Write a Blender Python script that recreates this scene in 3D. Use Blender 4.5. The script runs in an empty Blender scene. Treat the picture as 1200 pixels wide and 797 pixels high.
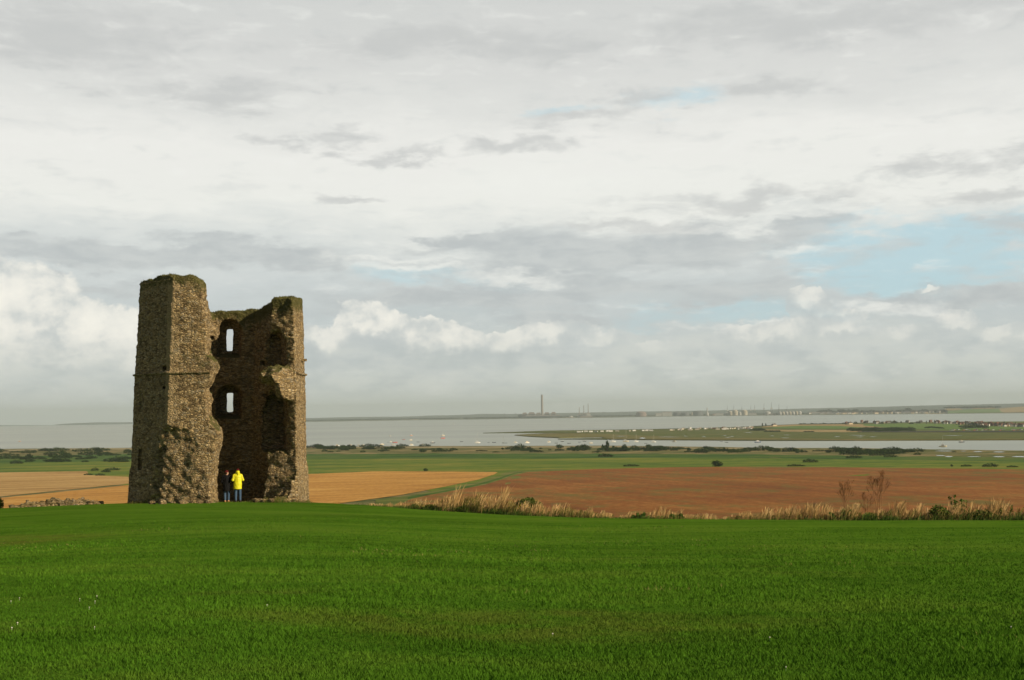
import bpy, math, random
import numpy as np
rng = np.random.default_rng(7)
random.seed(7)
C = bpy.context.scene.collection
scene = bpy.context.scene
D2R = math.pi / 180

# ------------------------------------------------------------------ camera
EYE = 50.0
F = 1400.0
PITCH, ROLL = 3.5 * D2R, 0.0157
cp, sp = math.cos(PITCH), math.sin(PITCH)
cr, sr = math.cos(ROLL), math.sin(ROLL)
_r0 = np.array([1, 0, 0.]); _u0 = np.array([0, -sp, cp]); _f = np.array([0, cp, sp])
CR = _r0 * cr - _u0 * sr          # camera right
CU = _r0 * sr + _u0 * cr          # camera up

def pdir(px, py):
    """direction seen at a point of the photograph (1200 x 797)"""
    px = np.asarray(px, float); py = np.asarray(py, float)
    a = (px - 600) / F; b = (398.5 - py) / F
    return a[..., None] * CR + b[..., None] * CU + _f

cam_d = bpy.data.cameras.new('camera'); cam = bpy.data.objects.new('camera', cam_d); C.objects.link(cam)
from mathutils import Matrix, Vector
M = Matrix(((CR[0], CU[0], -_f[0], 0), (CR[1], CU[1], -_f[1], 0), (CR[2], CU[2], -_f[2], EYE), (0, 0, 0, 1)))
cam.matrix_world = M
cam_d.sensor_width = 36; cam_d.lens = 36 * F / 1200; cam_d.clip_start = 0.1; cam_d.clip_end = 90000
scene.camera = cam

# ------------------------------------------------------------------ noise in numpy
_L = rng.random((64, 64, 64)).astype(np.float32)
def vn(x, y, z):
    x, y, z = [np.asarray(a, np.float32) for a in (x, y, z)]
    x, y, z = np.broadcast_arrays(x, y, z)
    xi, yi, zi = np.floor(x).astype(int), np.floor(y).astype(int), np.floor(z).astype(int)
    fx, fy, fz = x - xi, y - yi, z - zi
    fx, fy, fz = [f * f * (3 - 2 * f) for f in (fx, fy, fz)]
    xi &= 63; yi &= 63; zi &= 63
    x1, y1, z1 = (xi + 1) & 63, (yi + 1) & 63, (zi + 1) & 63
    def l(a, b, t): return a + (b - a) * t
    return l(l(l(_L[xi, yi, zi], _L[x1, yi, zi], fx), l(_L[xi, y1, zi], _L[x1, y1, zi], fx), fy),
             l(l(_L[xi, yi, z1], _L[x1, yi, z1], fx), l(_L[xi, y1, z1], _L[x1, y1, z1], fx), fy), fz) * 2 - 1
def fbm(x, y, z, o=3):
    s = 0; a = 1.0; t = 0
    for i in range(o):
        s = s + a * vn(x * 2**i + 7 * i, y * 2**i + 3 * i, z * 2**i + 11 * i); t += a; a *= .5
    return s / t
def sst(a, b, x):
    t = np.clip((x - a) / (b - a), 0, 1); return t * t * (3 - 2 * t)

# ------------------------------------------------------------------ terrain
CURV = 1 / (2 * 6.5e6)
def curv(r): return -r * r * CURV
_ex = [-400, -200, 0, 60, 150, 256, 360, 430, 500, 600, 700, 850, 1000, 1200, 1400, 1600]
_ey = [606, 602, 596, 593, 589.5, 588, 588.5, 592, 598, 604, 607.5, 609, 610, 610, 611, 612]
_d = pdir(_ex, _ey); _az = np.arctan2(_d[:, 0], _d[:, 1]); _dep = -_d[:, 2] / np.hypot(_d[:, 0], _d[:, 1])
DROP = 4.62
_az2 = np.linspace(-math.pi, math.pi, 721)
_re = np.interp(_az2, _az, DROP / _dep)
_k = np.hanning(9); _k /= _k.sum(); _re = np.convolve(np.pad(_re, 4, mode='edge'), _k, 'valid')
def edge_r(az): return np.interp(az, _az2, _re)
_fr = np.array([60, 90, 130, 200, 300, 450, 700, 1000, 1300, 1600, 2200, 9000.])
_fz = np.array([44, 38, 28, 21, 16.5, 12.5, 8, 4, 2.2, 1.8, 1.6, 1.6])
_lr = np.linspace(math.log(50), math.log(9000), 500); _lz = np.interp(np.exp(_lr), _fr, _fz)
_k = np.hanning(31); _k /= _k.sum(); _lz = np.convolve(np.pad(_lz, 15, mode='edge'), _k, 'valid')
def land_z(x, y):
    """height of the ground everywhere on the near shore"""
    x = np.asarray(x, float); y = np.asarray(y, float)
    r = np.hypot(x, y); az = np.arctan2(x, y); re = edge_r(az)
    q = np.clip(r / re, 0, 1.3)
    drop = 1.62 + (DROP - 1.62) * q
    w = np.exp(-((r - 13.5) / 6.0) ** 2)
    und = .12 * fbm(x / 17 + 3, y / 11 + 5, 0.3, 2) * sst(3, 12, r) * (1 - sst(.75, 1, q)) + .06 * w
    und = und - .34 * np.exp(-((x + 16.5) / 7) ** 2 - ((y - 33) / 6) ** 2)
    lawn = EYE - drop + und
    over = np.clip(r - re, 0, None)
    lawn = np.where(over > 0, EYE - DROP + und - over * .095 - np.clip(over - 9, 0, None) * .25, lawn)
    far = np.interp(np.log(np.clip(r, 50, 9000)), _lr, _lz)
    far = far + .5 * fbm(x / 90, y / 90, 1.7, 2) * sst(200, 400, r) * (1 - sst(1000, 1300, r))
    t = sst(14, 70, over)
    return lawn * (1 - t) + far * t + curv(r)

def unproj(px, py, r0=150., r1=9000., surf=land_z, n=700):
    """point of the surface seen at a point of the photograph, beyond radius r0"""
    px, py = np.broadcast_arrays(np.asarray(px, float), np.asarray(py, float))
    sh = px.shape; d = pdir(px.ravel(), py.ravel()); h = np.hypot(d[:, 0], d[:, 1])
    dx, dy, dz = d[:, 0] / h, d[:, 1] / h, d[:, 2] / h
    rr = np.exp(np.linspace(math.log(r0), math.log(r1), n))
    X = dx[:, None] * rr; Y = dy[:, None] * rr
    g = EYE + dz[:, None] * rr - surf(X, Y)
    below = g <= 0
    i = np.where(below.any(1), below.argmax(1), n - 1); i = np.clip(i, 1, n - 1)
    a = np.arange(len(i)); g0, g1 = g[a, i - 1], g[a, i]
    t = np.clip(g0 / np.where(abs(g0 - g1) < 1e-9, 1, g0 - g1), 0, 1)
    r = rr[i - 1] + (rr[i] - rr[i - 1]) * t
    x, y = dx * r, dy * r
    return np.stack([x, y, surf(x, y)], -1).reshape(sh + (3,))
def sea(x, y, h=0.): return curv(np.hypot(x, y)) + h
def marsh_z(x, y): return curv(np.hypot(x, y)) + 1.0
def at_dist(px, py, r):
    """point at horizontal distance r in the direction seen at (px, py)"""
    d = pdir(px, py); h = math.hypot(d[0], d[1]); return np.array([d[0] / h * r, d[1] / h * r, EYE + d[2] / h * r])

# ------------------------------------------------------------------ node helpers
class V:
    def __init__(s, nt, sock): s.nt = nt; s.k = sock
    def _m(s, op, o=None, c=None):
        n = s.nt.nodes.new('ShaderNodeMath'); n.operation = op; s.nt.links.new(s.k, n.inputs[0])
        if o is not None: put(s.nt, n.inputs[1], o)
        if c is not None: put(s.nt, n.inputs[2], c)
        return V(s.nt, n.outputs[0])
    def __add__(s, o): return s._m('ADD', o)
    def __radd__(s, o): return s._m('ADD', o)
    def __sub__(s, o): return s._m('SUBTRACT', o)
    def __rsub__(s, o): return s._m('MULTIPLY', -1.)._m('ADD', o)
    def __mul__(s, o): return s._m('MULTIPLY', o)
    def __rmul__(s, o): return s._m('MULTIPLY', o)
    def __truediv__(s, o): return s._m('DIVIDE', o)
    def mx(s, o): return s._m('MAXIMUM', o)
    def mn(s, o): return s._m('MINIMUM', o)
def put(nt, sock, v):
    if isinstance(v, V): nt.links.new(v.k, sock)
    elif isinstance(v, (tuple, list)) and len(v) == 3 and len(sock.default_value) == 4: sock.default_value = (*v, 1)
    else: sock.default_value = v
def ss(a, b, x, lo=0., hi=1.):
    n = x.nt.nodes.new('ShaderNodeMapRange'); n.interpolation_type = 'SMOOTHSTEP'
    put(x.nt, n.inputs[0], x); n.inputs[1].default_value = a; n.inputs[2].default_value = b
    n.inputs[3].default_value = lo; n.inputs[4].default_value = hi
    return V(x.nt, n.outputs[0])
def vec(nt, x, y, z=0.):
    n = nt.nodes.new('ShaderNodeCombineXYZ'); put(nt, n.inputs[0], x); put(nt, n.inputs[1], y); put(nt, n.inputs[2], z)
    return V(nt, n.outputs[0])
def sep(v):
    n = v.nt.nodes.new('ShaderNodeSeparateXYZ'); v.nt.links.new(v.k, n.inputs[0]); return [V(v.nt, n.outputs[i]) for i in range(3)]
def scalev(v, s):
    n = v.nt.nodes.new('ShaderNodeVectorMath'); n.operation = 'MULTIPLY'; v.nt.links.new(v.k, n.inputs[0]); n.inputs[1].default_value = s
    return V(v.nt, n.outputs[0])
def noise(v, scale, det=3., rough=.5, dist=0., off=None):
    nt = v.nt; n = nt.nodes.new('ShaderNodeTexNoise'); nt.links.new(v.k, n.inputs['Vector'])
    n.inputs['Scale'].default_value = scale; n.inputs['Detail'].default_value = det
    n.inputs['Roughness'].default_value = rough; n.inputs['Distortion'].default_value = dist
    return V(nt, n.outputs[0])
def mixc(nt, f, a, b):
    n = nt.nodes.new('ShaderNodeMix'); n.data_type = 'RGBA'
    put(nt, n.inputs[0], f); put(nt, n.inputs[6], a); put(nt, n.inputs[7], b)
    return V(nt, n.outputs[2])
def ramp(nt, f, stops):
    n = nt.nodes.new('ShaderNodeValToRGB'); put(nt, n.inputs[0], f); e = n.color_ramp.elements
    while len(e) < len(stops): e.new(.5)
    for el, (p, c) in zip(e, stops): el.position = p; el.color = (*c, 1)
    return V(nt, n.outputs[0])
def lin(*c): return tuple((x / 255 / 12.92 if x / 255 < .04045 else ((x / 255 + .055) / 1.055) ** 2.4) for x in c)
def mat(name, color, rough=.9, spec=.2, bump=None, metallic=0.):
    """color: rgb or f(nt, pos) -> V ; bump: (f(nt,pos) -> V, distance)"""
    m = bpy.data.materials.new(name); m.use_nodes = True; nt = m.node_tree
    b = nt.nodes['Principled BSDF']; b.inputs['Roughness'].default_value = rough
    b.inputs['Specular IOR Level'].default_value = spec; b.inputs['Metallic'].default_value = metallic
    g = nt.nodes.new('ShaderNodeNewGeometry'); pos = V(nt, g.outputs['Position'])
    if callable(color): put(nt, b.inputs['Base Color'], color(nt, pos))
    else:
        n = noise(pos, .9, 3.); c = tuple(color)
        put(nt, b.inputs['Base Color'], mixc(nt, n, tuple(x * .82 for x in c), tuple(min(1, x * 1.16) for x in c)))
    if bump:
        bn = nt.nodes.new('ShaderNodeBump'); bn.inputs['Distance'].default_value = bump[1]; bn.inputs['Strength'].default_value = 1
        put(nt, bn.inputs['Height'], bump[0](nt, pos)); nt.links.new(bn.outputs[0], b.inputs['Normal'])
    return m
def attr(nt, name, out='Fac'):
    n = nt.nodes.new('ShaderNodeAttribute'); n.attribute_name = name; return V(nt, n.outputs[out])
def objrand(nt): return V(nt, nt.nodes.new('ShaderNodeObjectInfo').outputs['Random'])

# ------------------------------------------------------------------ object helpers
def mesh_np(name, v, f, smooth=False):
    v = np.asarray(v, np.float32); f = np.asarray(f, np.int32); me = bpy.data.meshes.new(name)
    me.vertices.add(len(v)); me.vertices.foreach_set('co', v.ravel())
    n, k = f.shape; me.loops.add(n * k); me.loops.foreach_set('vertex_index', f.ravel())
    me.polygons.add(n); me.polygons.foreach_set('loop_start', np.arange(0, n * k, k, dtype=np.int32))
    me.polygons.foreach_set('loop_total', np.full(n, k, np.int32))
    if smooth: me.polygons.foreach_set('use_smooth', np.ones(n, bool))
    me.update(calc_edges=True); return me
def link(name, me, m=None, parent=None, loc=None, rz=0.):
    o = bpy.data.objects.new(name, me); C.objects.link(o)
    if m is not None and not me.materials: me.materials.append(m)
    if parent is not None: o.parent = parent
    if loc is not None: o.location = [float(a) for a in loc]
    if rz: o.rotation_euler = (0, 0, rz)
    return o
def tag(o, label=None, cat=None, group=None, kind=None):
    for k, v_ in (('label', label), ('category', cat), ('group', group), ('kind', kind)):
        if v_: o[k] = v_
    return o
def empty(name, loc, rz=0.):
    o = bpy.data.objects.new(name, None); C.objects.link(o); o.location = [float(a) for a in loc]; o.rotation_euler = (0, 0, rz)
    o.empty_display_size = .3; return o
def copy_tree(o, parent=None):
    kids = list(o.children); c = o.copy(); C.objects.link(c)
    if parent is not None: c.parent = parent
    for k in kids: copy_tree(k, c)
    return c
class MB:
    """collects convex shapes into one mesh"""
    def __init__(s): s.v = []; s.f = []
    def add(s, vs, fs):
        b = len(s.v); s.v += [tuple(map(float, p)) for p in vs]; s.f += [tuple(i + b for i in f) for f in fs]; return s
    def box(s, x0, x1, y0, y1, z0, z1, t=0.):
        return s.add([(x0, y0, z0), (x1, y0, z0), (x1, y1, z0), (x0, y1, z0), (x0 + t, y0 + t, z1), (x1 - t, y0 + t, z1), (x1 - t, y1 - t, z1), (x0 + t, y1 - t, z1)],
                     [(0, 3, 2, 1), (4, 5, 6, 7), (0, 1, 5, 4), (1, 2, 6, 5), (2, 3, 7, 6), (3, 0, 4, 7)])
    def gable(s, x0, x1, y0, y1, z0, z1, o=.3, hip=0.):
        ym = (y0 + y1) / 2
        return s.add([(x0 - o, y0 - o, z0), (x1 + o, y0 - o, z0), (x1 + o, y1 + o, z0), (x0 - o, y1 + o, z0), (x0 - o + hip, ym, z1), (x1 + o - hip, ym, z1)],
                     [(0, 3, 2, 1), (0, 1, 5, 4), (2, 3, 4, 5), (1, 2, 5), (3, 0, 4)])
    def lathe(s, prof, n=16, c=(0, 0)):
        b = []
        for r, z in prof:
            for i in range(n): a = 2 * math.pi * i / n; b.append((c[0] + r * math.cos(a), c[1] + r * math.sin(a), z))
        fs = [(k * n + i, k * n + (i + 1) % n, (k + 1) * n + (i + 1) % n, (k + 1) * n + i) for k in range(len(prof) - 1) for i in range(n)]
        fs += [tuple(range(n))[::-1], tuple(range((len(prof) - 1) * n, len(prof) * n))]
        return s.add(b, fs)
    def tube(s, pts, rad, n=5):
        pts = [Vector(p) for p in pts]; k = len(pts)
        if not hasattr(rad, '__len__'): rad = [rad] * k
        vs = []
        for i, p in enumerate(pts):
            t = (pts[min(i + 1, k - 1)] - pts[max(i - 1, 0)]).normalized()
            a = t.orthogonal().normalized(); b = t.cross(a)
            for j in range(n):
                q = 2 * math.pi * j / n; vs.append(p + (a * math.cos(q) + b * math.sin(q)) * rad[i])
        fs = [(i * n + j, i * n + (j + 1) % n, (i + 1) * n + (j + 1) % n, (i + 1) * n + j) for i in range(k - 1) for j in range(n)]
        fs += [tuple(range(n))[::-1], tuple(range((k - 1) * n, k * n))]
        return s.add(vs, fs)
    def me(s, name):
        m = bpy.data.meshes.new(name); m.from_pydata(s.v, [], s.f); m.update(); return m
    def build(s, name, m, parent=None, **k): return link(name, s.me(name), m, parent, **k)

def grid_mesh(name, P, skirt=0.):
    """P: (a, b, 3) array of points -> quad grid"""
    a, b = P.shape[:2]
    if skirt:
        Q = np.pad(P, ((1, 1), (1, 1), (0, 0)), mode='edge')
        Q[0, :, 2] -= skirt; Q[-1, :, 2] -= skirt; Q[1:-1, 0, 2] -= skirt; Q[1:-1, -1, 2] -= skirt
        P = Q; a += 2; b += 2
    i = np.arange(a * b).reshape(a, b)
    f = np.stack([i[:-1, :-1], i[1:, :-1], i[1:, 1:], i[:-1, 1:]], -1).reshape(-1, 4)
    return mesh_np(name, P.reshape(-1, 3), f, True)
def sheet(name, top, bot, m, off=.08, nx=260, ny=14, surf=land_z, r0=150., r1=9000., rag=0., skirt=0., kind='structure', x0=None, x1=None):
    x0 = top[0][0] if x0 is None else x0; x1 = top[-1][0] if x1 is None else x1
    xs = np.linspace(x0, x1, nx); t = np.interp(xs, *zip(*top)); b = np.interp(xs, *zip(*bot))
    if rag: t = t + rag * fbm(xs / 14, 0.5, off * 90, 4); b = b + rag * fbm(xs / 14, 7.5, off * 50, 4)
    b = np.maximum(b, t + .02); s = np.linspace(0, 1, ny)[None]
    P = unproj(xs[:, None] + 0 * s, b[:, None] * (1 - s) + t[:, None] * s, r0, r1, surf); P[..., 2] += off
    o = link(name, grid_mesh(name, P, skirt), m); o['kind'] = kind; return o

# ------------------------------------------------------------------ surface nets
def surface_nets(S, org, h):
    S = S.astype(np.float32); ins = S < 0
    nx, ny, nz = S.shape
    c = np.zeros((nx - 1, ny - 1, nz - 1), np.uint8)
    for i in (0, 1):
        for j in (0, 1):
            for k in (0, 1): c += ins[i:nx - 1 + i, j:ny - 1 + j, k:nz - 1 + k]
    I, J, K = np.nonzero((c > 0) & (c < 8)); idx = np.full(c.shape, -1, np.int32); idx[I, J, K] = np.arange(len(I))
    acc = np.zeros((len(I), 3)); cnt = np.zeros(len(I))
    cor = [(i, j, k) for i in (0, 1) for j in (0, 1) for k in (0, 1)]
    val = {q: S[I + q[0], J + q[1], K + q[2]] for q in cor}
    for a in cor:
        for ax in range(3):
            if a[ax] == 0:
                b = list(a); b[ax] = 1; b = tuple(b); va, vb = val[a], val[b]; m = (va < 0) != (vb < 0)
                t = np.where(m, va / np.where(m, va - vb, 1), 0)
                p = np.array(a, float)[None] + 0 * t[:, None]; p[:, ax] += t; acc += p * m[:, None]; cnt += m
    P = (acc / cnt[:, None] + np.stack([I, J, K], 1)) * h + np.array(org)
    fs = []
    for ax in range(3):
        o1, o2 = [(1, 2), (2, 0), (0, 1)][ax]
        sl0 = [slice(1, -1)] * 3; sl1 = [slice(1, -1)] * 3; sl0[ax] = slice(0, -1); sl1[ax] = slice(1, None)
        A, B = ins[tuple(sl0)], ins[tuple(sl1)]
        for flip, mk in ((0, A & ~B), (1, ~A & B)):
            q = np.array(np.nonzero(mk)); q[o1] += 1; q[o2] += 1
            def g(d1, d2):
                r = q.copy(); r[o1] -= d1; r[o2] -= d2; return idx[r[0], r[1], r[2]]
            f = np.stack([g(1, 1), g(0, 1), g(0, 0), g(1, 0)], 1)
            fs.append(f[:, ::-1] if flip else f)
    return P, np.concatenate(fs)
def worley(x, y, z, seed=0):
    """jittered cells: F1, F2, id of the nearest"""
    xi, yi, zi = np.floor(x).astype(int), np.floor(y).astype(int), np.floor(z).astype(int)
    f1 = np.full(x.shape, 9., np.float32); f2 = f1.copy(); cid = np.zeros(x.shape, np.float32)
    for i in (-1, 0, 1):
        for j in (-1, 0, 1):
            for k in (-1, 0, 1):
                a, b, c = (xi + i + seed) & 63, (yi + j) & 63, (zi + k) & 63
                jx, jy, jz = _L[a, b, c], _L[b, c, a], _L[c, a, b]
                d = np.sqrt((xi + i + .15 + .7 * jx - x) ** 2 + (yi + j + .15 + .7 * jy - y) ** 2 + (zi + k + .15 + .7 * jz - z) ** 2)
                n = d < f1; f2 = np.where(n, f1, np.minimum(f2, d)); cid = np.where(n, _L[a, c, b], cid); f1 = np.where(n, d, f1)
    return f1, f2, cid

# ------------------------------------------------------------------ light and sky
SUN_AZ, SUN_EL = 116 * D2R, 24 * D2R      # clockwise from +Y
sd = Vector((math.sin(SUN_AZ) * math.cos(SUN_EL), math.cos(SUN_AZ) * math.cos(SUN_EL), math.sin(SUN_EL)))
sl = bpy.data.lights.new('sun', 'SUN'); sl.energy = 5.0; sl.angle = .5 * D2R; sl.color = (1, .84, .60)
so = bpy.data.objects.new('sun', sl); C.objects.link(so); so.rotation_euler = sd.to_track_quat('Z', 'Y').to_euler(); so.location = (40, -20, 90)

def make_world():
    w = bpy.data.worlds.new('World'); scene.world = w; w.use_nodes = True; nt = w.node_tree; nt.nodes.clear()
    tc = nt.nodes.new('ShaderNodeTexCoord'); d = V(nt, tc.outputs['Generated']); dx, dy, dz = sep(d)
    az = dx._m('ARCTAN2', dy); el = dz._m('ARCSINE')
    U = az * 14. + 6.; Vv = 4.841 - el * 14.            # hundreds of photo pixels
    STR = .1
    def to(px, py): return px / 100, (py + (px - 600) * .0157) / 100
    def col(*c): return tuple(x / STR for x in lin(*c))
    # drifting distortion so that nothing keeps a geometric outline
    wx = noise(vec(nt, U * .5, Vv * 1.1, 21.), 1., 6., .6) - .5
    wy = noise(vec(nt, U * .5, Vv * 1.3, 33.), 1., 6., .6) - .5
    fx_ = noise(vec(nt, U * 1.6, Vv * 3.6, 41.), 1.2, 7., .62) - .5
    U2 = U + wx * 2.4 + fx_ * .7; V2 = Vv + wy * .85 + fx_ * .35
    ns = noise(vec(nt, U * .7, Vv * 2.6, 1.), 1.5, 8., .62) - .5
    n2 = noise(vec(nt, U * .45, Vv * 2.0, 5.), 1.6, 9., .60, .2) - .5
    n3 = noise(vec(nt, U * 1.1, Vv * 3.4, 8.), 1.5, 9., .62, .3) - .5
    n6 = noise(vec(nt, U * 1.5, Vv * 8., 15.), 1.2, 8., .6) - .5
    vw = (Vv + wy * 1.0 + n2 * .6 + n3 * .35 + 2.) / 7.
    st = [(-200, (112, 117, 122)), (-90, (140, 145, 150)), (0, (200, 202, 202)), (70, (205, 206, 206)), (130, (214, 215, 214)), (175, (227, 227, 225)), (245, (227, 228, 225)),  # first two stops: unseen overhead sky, dimmed to weaken the ambient fill
          (285, (209, 213, 213)), (330, (198, 204, 206)), (375, (187, 195, 198)), (405, (199, 204, 203)), (435, (200, 205, 203)), (484, (194, 200, 197))]
    c = ramp(nt, vw, [((y / 100 + 2.) / 7., col(*k)) for y, k in st])
    def field(bl, n, amp, u=U2, v=V2):
        m = None
        for px, py, rx, ry in bl:
            a, b = to(px, py); x = (u - a) / (rx / 100); y = (v - b) / (ry / 100)
            f = 1 - (x * x + y * y)._m('SQRT'); m = f if m is None else m.mx(f)
        return m + n * amp
    sky = nt.nodes.new('ShaderNodeTexSky'); sky.sky_type = 'NISHITA'; sky.sun_disc = False
    sky.sun_elevation = SUN_EL; sky.sun_rotation = SUN_AZ; sky.altitude = 50; sky.air_density = 1.2; sky.dust_density = 1.5
    bl = mixc(nt, .8, V(nt, sky.outputs[0]), col(180, 214, 228))
    blue = ss(-.1, .6, field([(1090, 302, 150, 46), (990, 290, 90, 26), (1060, 338, 130, 24)], ns, 2.4))
    c = mixc(nt, blue * .8, c, bl)
    blue2 = ss(-.1, .9, field([(855, 372, 150, 12), (790, 122, 75, 20), (660, 132, 60, 12), (505, 322, 70, 14), (600, 333, 60, 10), (1180, 280, 40, 12)], ns, 2.6))
    c = mixc(nt, blue2 * .55, c, bl)
    bh = ss(.72, -.3, dy)  # added dark sky behind the camera, never in view, to lower the ambient light
    # streaky veil
    c = mixc(nt, ss(.02, .22, n3) * .28, c, col(186, 191, 193)); c = mixc(nt, ss(-.04, -.22, n3) * .35, c, col(232, 233, 231))
    c = mixc(nt, ss(-.05, -.25, n6) * .25 * ss(2.3, 2.9, Vv), c, col(226, 229, 229)); c = mixc(nt, ss(.04, .25, n6) * .3 * ss(1.9, 2.9, Vv), c, col(180, 187, 190))
    # grey stratus
    g1 = ss(-.15, .55, field([(740, 300, 300, 36), (840, 290, 190, 36), (640, 345, 300, 26), (300, 306, 190, 16), (120, 312, 170, 14), (60, 345, 150, 12), (660, 372, 80, 8), (1120, 360, 170, 16), (560, 285, 140, 12)], n2, 2.5))
    tone = mixc(nt, ss(-.2, .2, n3), col(174, 180, 184), col(196, 200, 201))
    c = mixc(nt, g1 * .85, c, tone)
    g2 = ss(-.25, 1.0, field([(360, 163, 80, 10), (445, 180, 75, 9), (610, 172, 80, 13), (690, 142, 75, 14), (745, 118, 50, 12), (900, 112, 90, 14), (1120, 207, 90, 16), (1150, 242, 120, 13), (885, 240, 140, 14), (415, 238, 50, 6), (70, 75, 220, 34), (240, 120, 130, 18), (760, 262, 120, 10), (1160, 290, 60, 16), (540, 60, 200, 20), (950, 50, 260, 24)], n3, 3.0))
    c = mixc(nt, g2 * .72, c, col(188, 190, 191))
    w1 = ss(-.2, 1.5, field([(1010, 366, 90, 9), (620, 320, 120, 9), (500, 312, 90, 7), (650, 215, 260, 30), (900, 262, 190, 7), (860, 384, 110, 6), (950, 300, 60, 8), (460, 300, 100, 6)], n3, 2.6))
    c = mixc(nt, w1 * .75, c, col(232, 233, 230))
    # cumulus heaps low over the estuary
    bil = noise(vec(nt, U, Vv * 1.2, 2.), 2.1, 10., .58, .1) - .5
    lump = noise(vec(nt, U, Vv * 1.3, 4.), 5.5, 5., .55) - .5
    bx = U + (noise(vec(nt, U, Vv, 51.), 1.7, 5., .6) - .5) * .9; by = Vv + (noise(vec(nt, U, Vv, 61.), 2.2, 6., .6) - .5) * .5
    cum = [(28, 378, 80, 44), (75, 390, 62, 38), (120, 402, 62, 32), (160, 408, 50, 26), (0, 400, 150, 38), (10, 410, 120, 30), (100, 428, 130, 24), (200, 410, 60, 20),
           (432, 384, 38, 23), (462, 392, 36, 17), (385, 402, 36, 16), (520, 406, 60, 18), (590, 404, 40, 15),
           (640, 399, 50, 18), (700, 403, 34, 11), (890, 399, 52, 13), (975, 397, 26, 10), (1030, 398, 30, 11), (1098, 392, 22, 13), (1145, 399, 40, 11),
           (948, 362, 24, 14), (966, 371, 22, 7), (1067, 344, 9, 5), (770, 410, 40, 8), (1190, 410, 40, 10)]
    m = li = None
    for px, py, rx, ry in cum:
        a, b = to(px, py); x = (bx - a) / (rx / 100); y = (by - b) / (ry / 100)
        f = 1 - (x * x + y.mn(0.) * y.mn(0.) + y.mx(0.) * y.mx(0.) * .30)._m('SQRT')
        l = f - y * .8
        m = f if m is None else m.mx(f); li = l if li is None else li.mx(l)
    mm = m + bil * .85 + lump * .2 + .36
    lf = ss(2.6, 1.8, U); mm = mm + lf * .10
    cm = ss(-.03, .16, mm)
    lit = ss(-.1, 1.6, li + lf * .12 + bil * 2.4 + lump * .8)
    cc = ramp(nt, lit, [(0., col(184, 191, 194)), (.3, col(200, 204, 204)), (.62, col(228, 227, 222)), (1., col(243, 240, 232))])
    base = ss(3.85, 4.55, Vv + n2)                       # undersides melt into the murk
    right = ss(5.5, 7., U)
    c = mixc(nt, cm * (1 - base * .8) * (.97 - right * .3), c, cc)
    n5 = noise(vec(nt, U * .9, Vv * 2.2, 12.), 1.6, 8., .6)
    band = ss(3.9, 4.15, Vv) * (1 - ss(4.45, 4.85, Vv))
    c = mixc(nt, ss(.42, .66, n5) * band * .55, c, col(208, 211, 207))
    c = mixc(nt, ss(.53, .32, n5) * band * .5, c, col(172, 181, 184))
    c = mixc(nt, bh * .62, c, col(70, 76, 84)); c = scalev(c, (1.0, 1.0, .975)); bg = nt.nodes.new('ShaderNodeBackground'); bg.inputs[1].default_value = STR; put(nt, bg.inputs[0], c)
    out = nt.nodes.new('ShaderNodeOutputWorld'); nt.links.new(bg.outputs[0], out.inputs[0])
    w.cycles.sampling_method = 'MANUAL'; w.cycles.sample_map_resolution = 512
make_world()
scene.view_settings.view_transform = 'Standard'; scene.view_settings.look = 'None'; scene.view_settings.exposure = .17; scene.view_settings.gamma = 1

# ------------------------------------------------------------------ the setting
def grass_col(nt, pos):
    x, y, z = sep(pos)
    big = noise(vec(nt, x * .07, y * .19, 0.), 1., 5., .6); mid = noise(vec(nt, x * .5, y * .9, 0.), 1., 4., .6)
    c = ramp(nt, big * .7 + mid * .3, [(.39, (.036, .096, .006)), (.5, (.058, .146, .010)), (.60, (.096, .176, .017))])
    dry = ss(.56, .72, noise(vec(nt, x * .12 + 4., y * .22, 2.), 1., 5., .7))
    c = mixc(nt, dry * .6, c, (.13, .135, .03))
    # worn hollow on the left and a dry patch in the middle foreground
    brk0 = noise(pos, .35, 4., .6) - .5
    h1 = ((x + 17.) / 6.); h2 = (y - 35.) / 3.2; f = 1 - ss(.2, 1., h1 * h1 + h2 * h2)
    h3 = ((x + .5 + brk0 * 6.) / 4.2); h4 = (y - 12.9 + brk0 * 3.) / 1.7; f2 = 1 - ss(.1, 1., h3 * h3 + h4 * h4)
    brk = ss(.3, .6, noise(pos, 1.3, 5., .7))
    return mixc(nt, (f * .7).mx(f2 * .42) * brk, c, (.15, .115, .03))
def lawn_col(nt, pos):
    x, y, z = sep(pos); c = grass_col(nt, pos)
    st = noise(vec(nt, x * .16, y * .9, 6.), 1., 4., .6); c = mixc(nt, ss(.4, .62, st) * .45, c, (.110, .205, .018)); c = mixc(nt, ss(.5, .36, st) * .4, c, (.042, .115, .009))
    n = V(nt, nt.nodes.new('ShaderNodeNewGeometry').outputs['Position']); g = noise(vec(nt, x * 5., y * 2.2, 1.), 1., 5., .75)
    return mixc(nt, ss(.35, .7, g) * .55, c, (.112, .205, .020))
M_lawn = mat('lawn grass', lawn_col, 1., .0, (lambda nt, p: noise(p, 14., 3., .7) + noise(p, 1.2, 3.) * 1.5, .05))
def blade_col(nt, pos):
    c = grass_col(nt, pos); a = attr(nt, 'tone')
    c = mixc(nt, ss(0., 1., a) * .5, c, (.082, .200, .012)); c = mixc(nt, ss(.45, 0., a) * .5, c, (.027, .085, .006))
    return mixc(nt, ss(.955, .975, a) * .7, c, (.26, .22, .08))
M_blade = mat('grass blades', blade_col, .9, .04)

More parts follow.
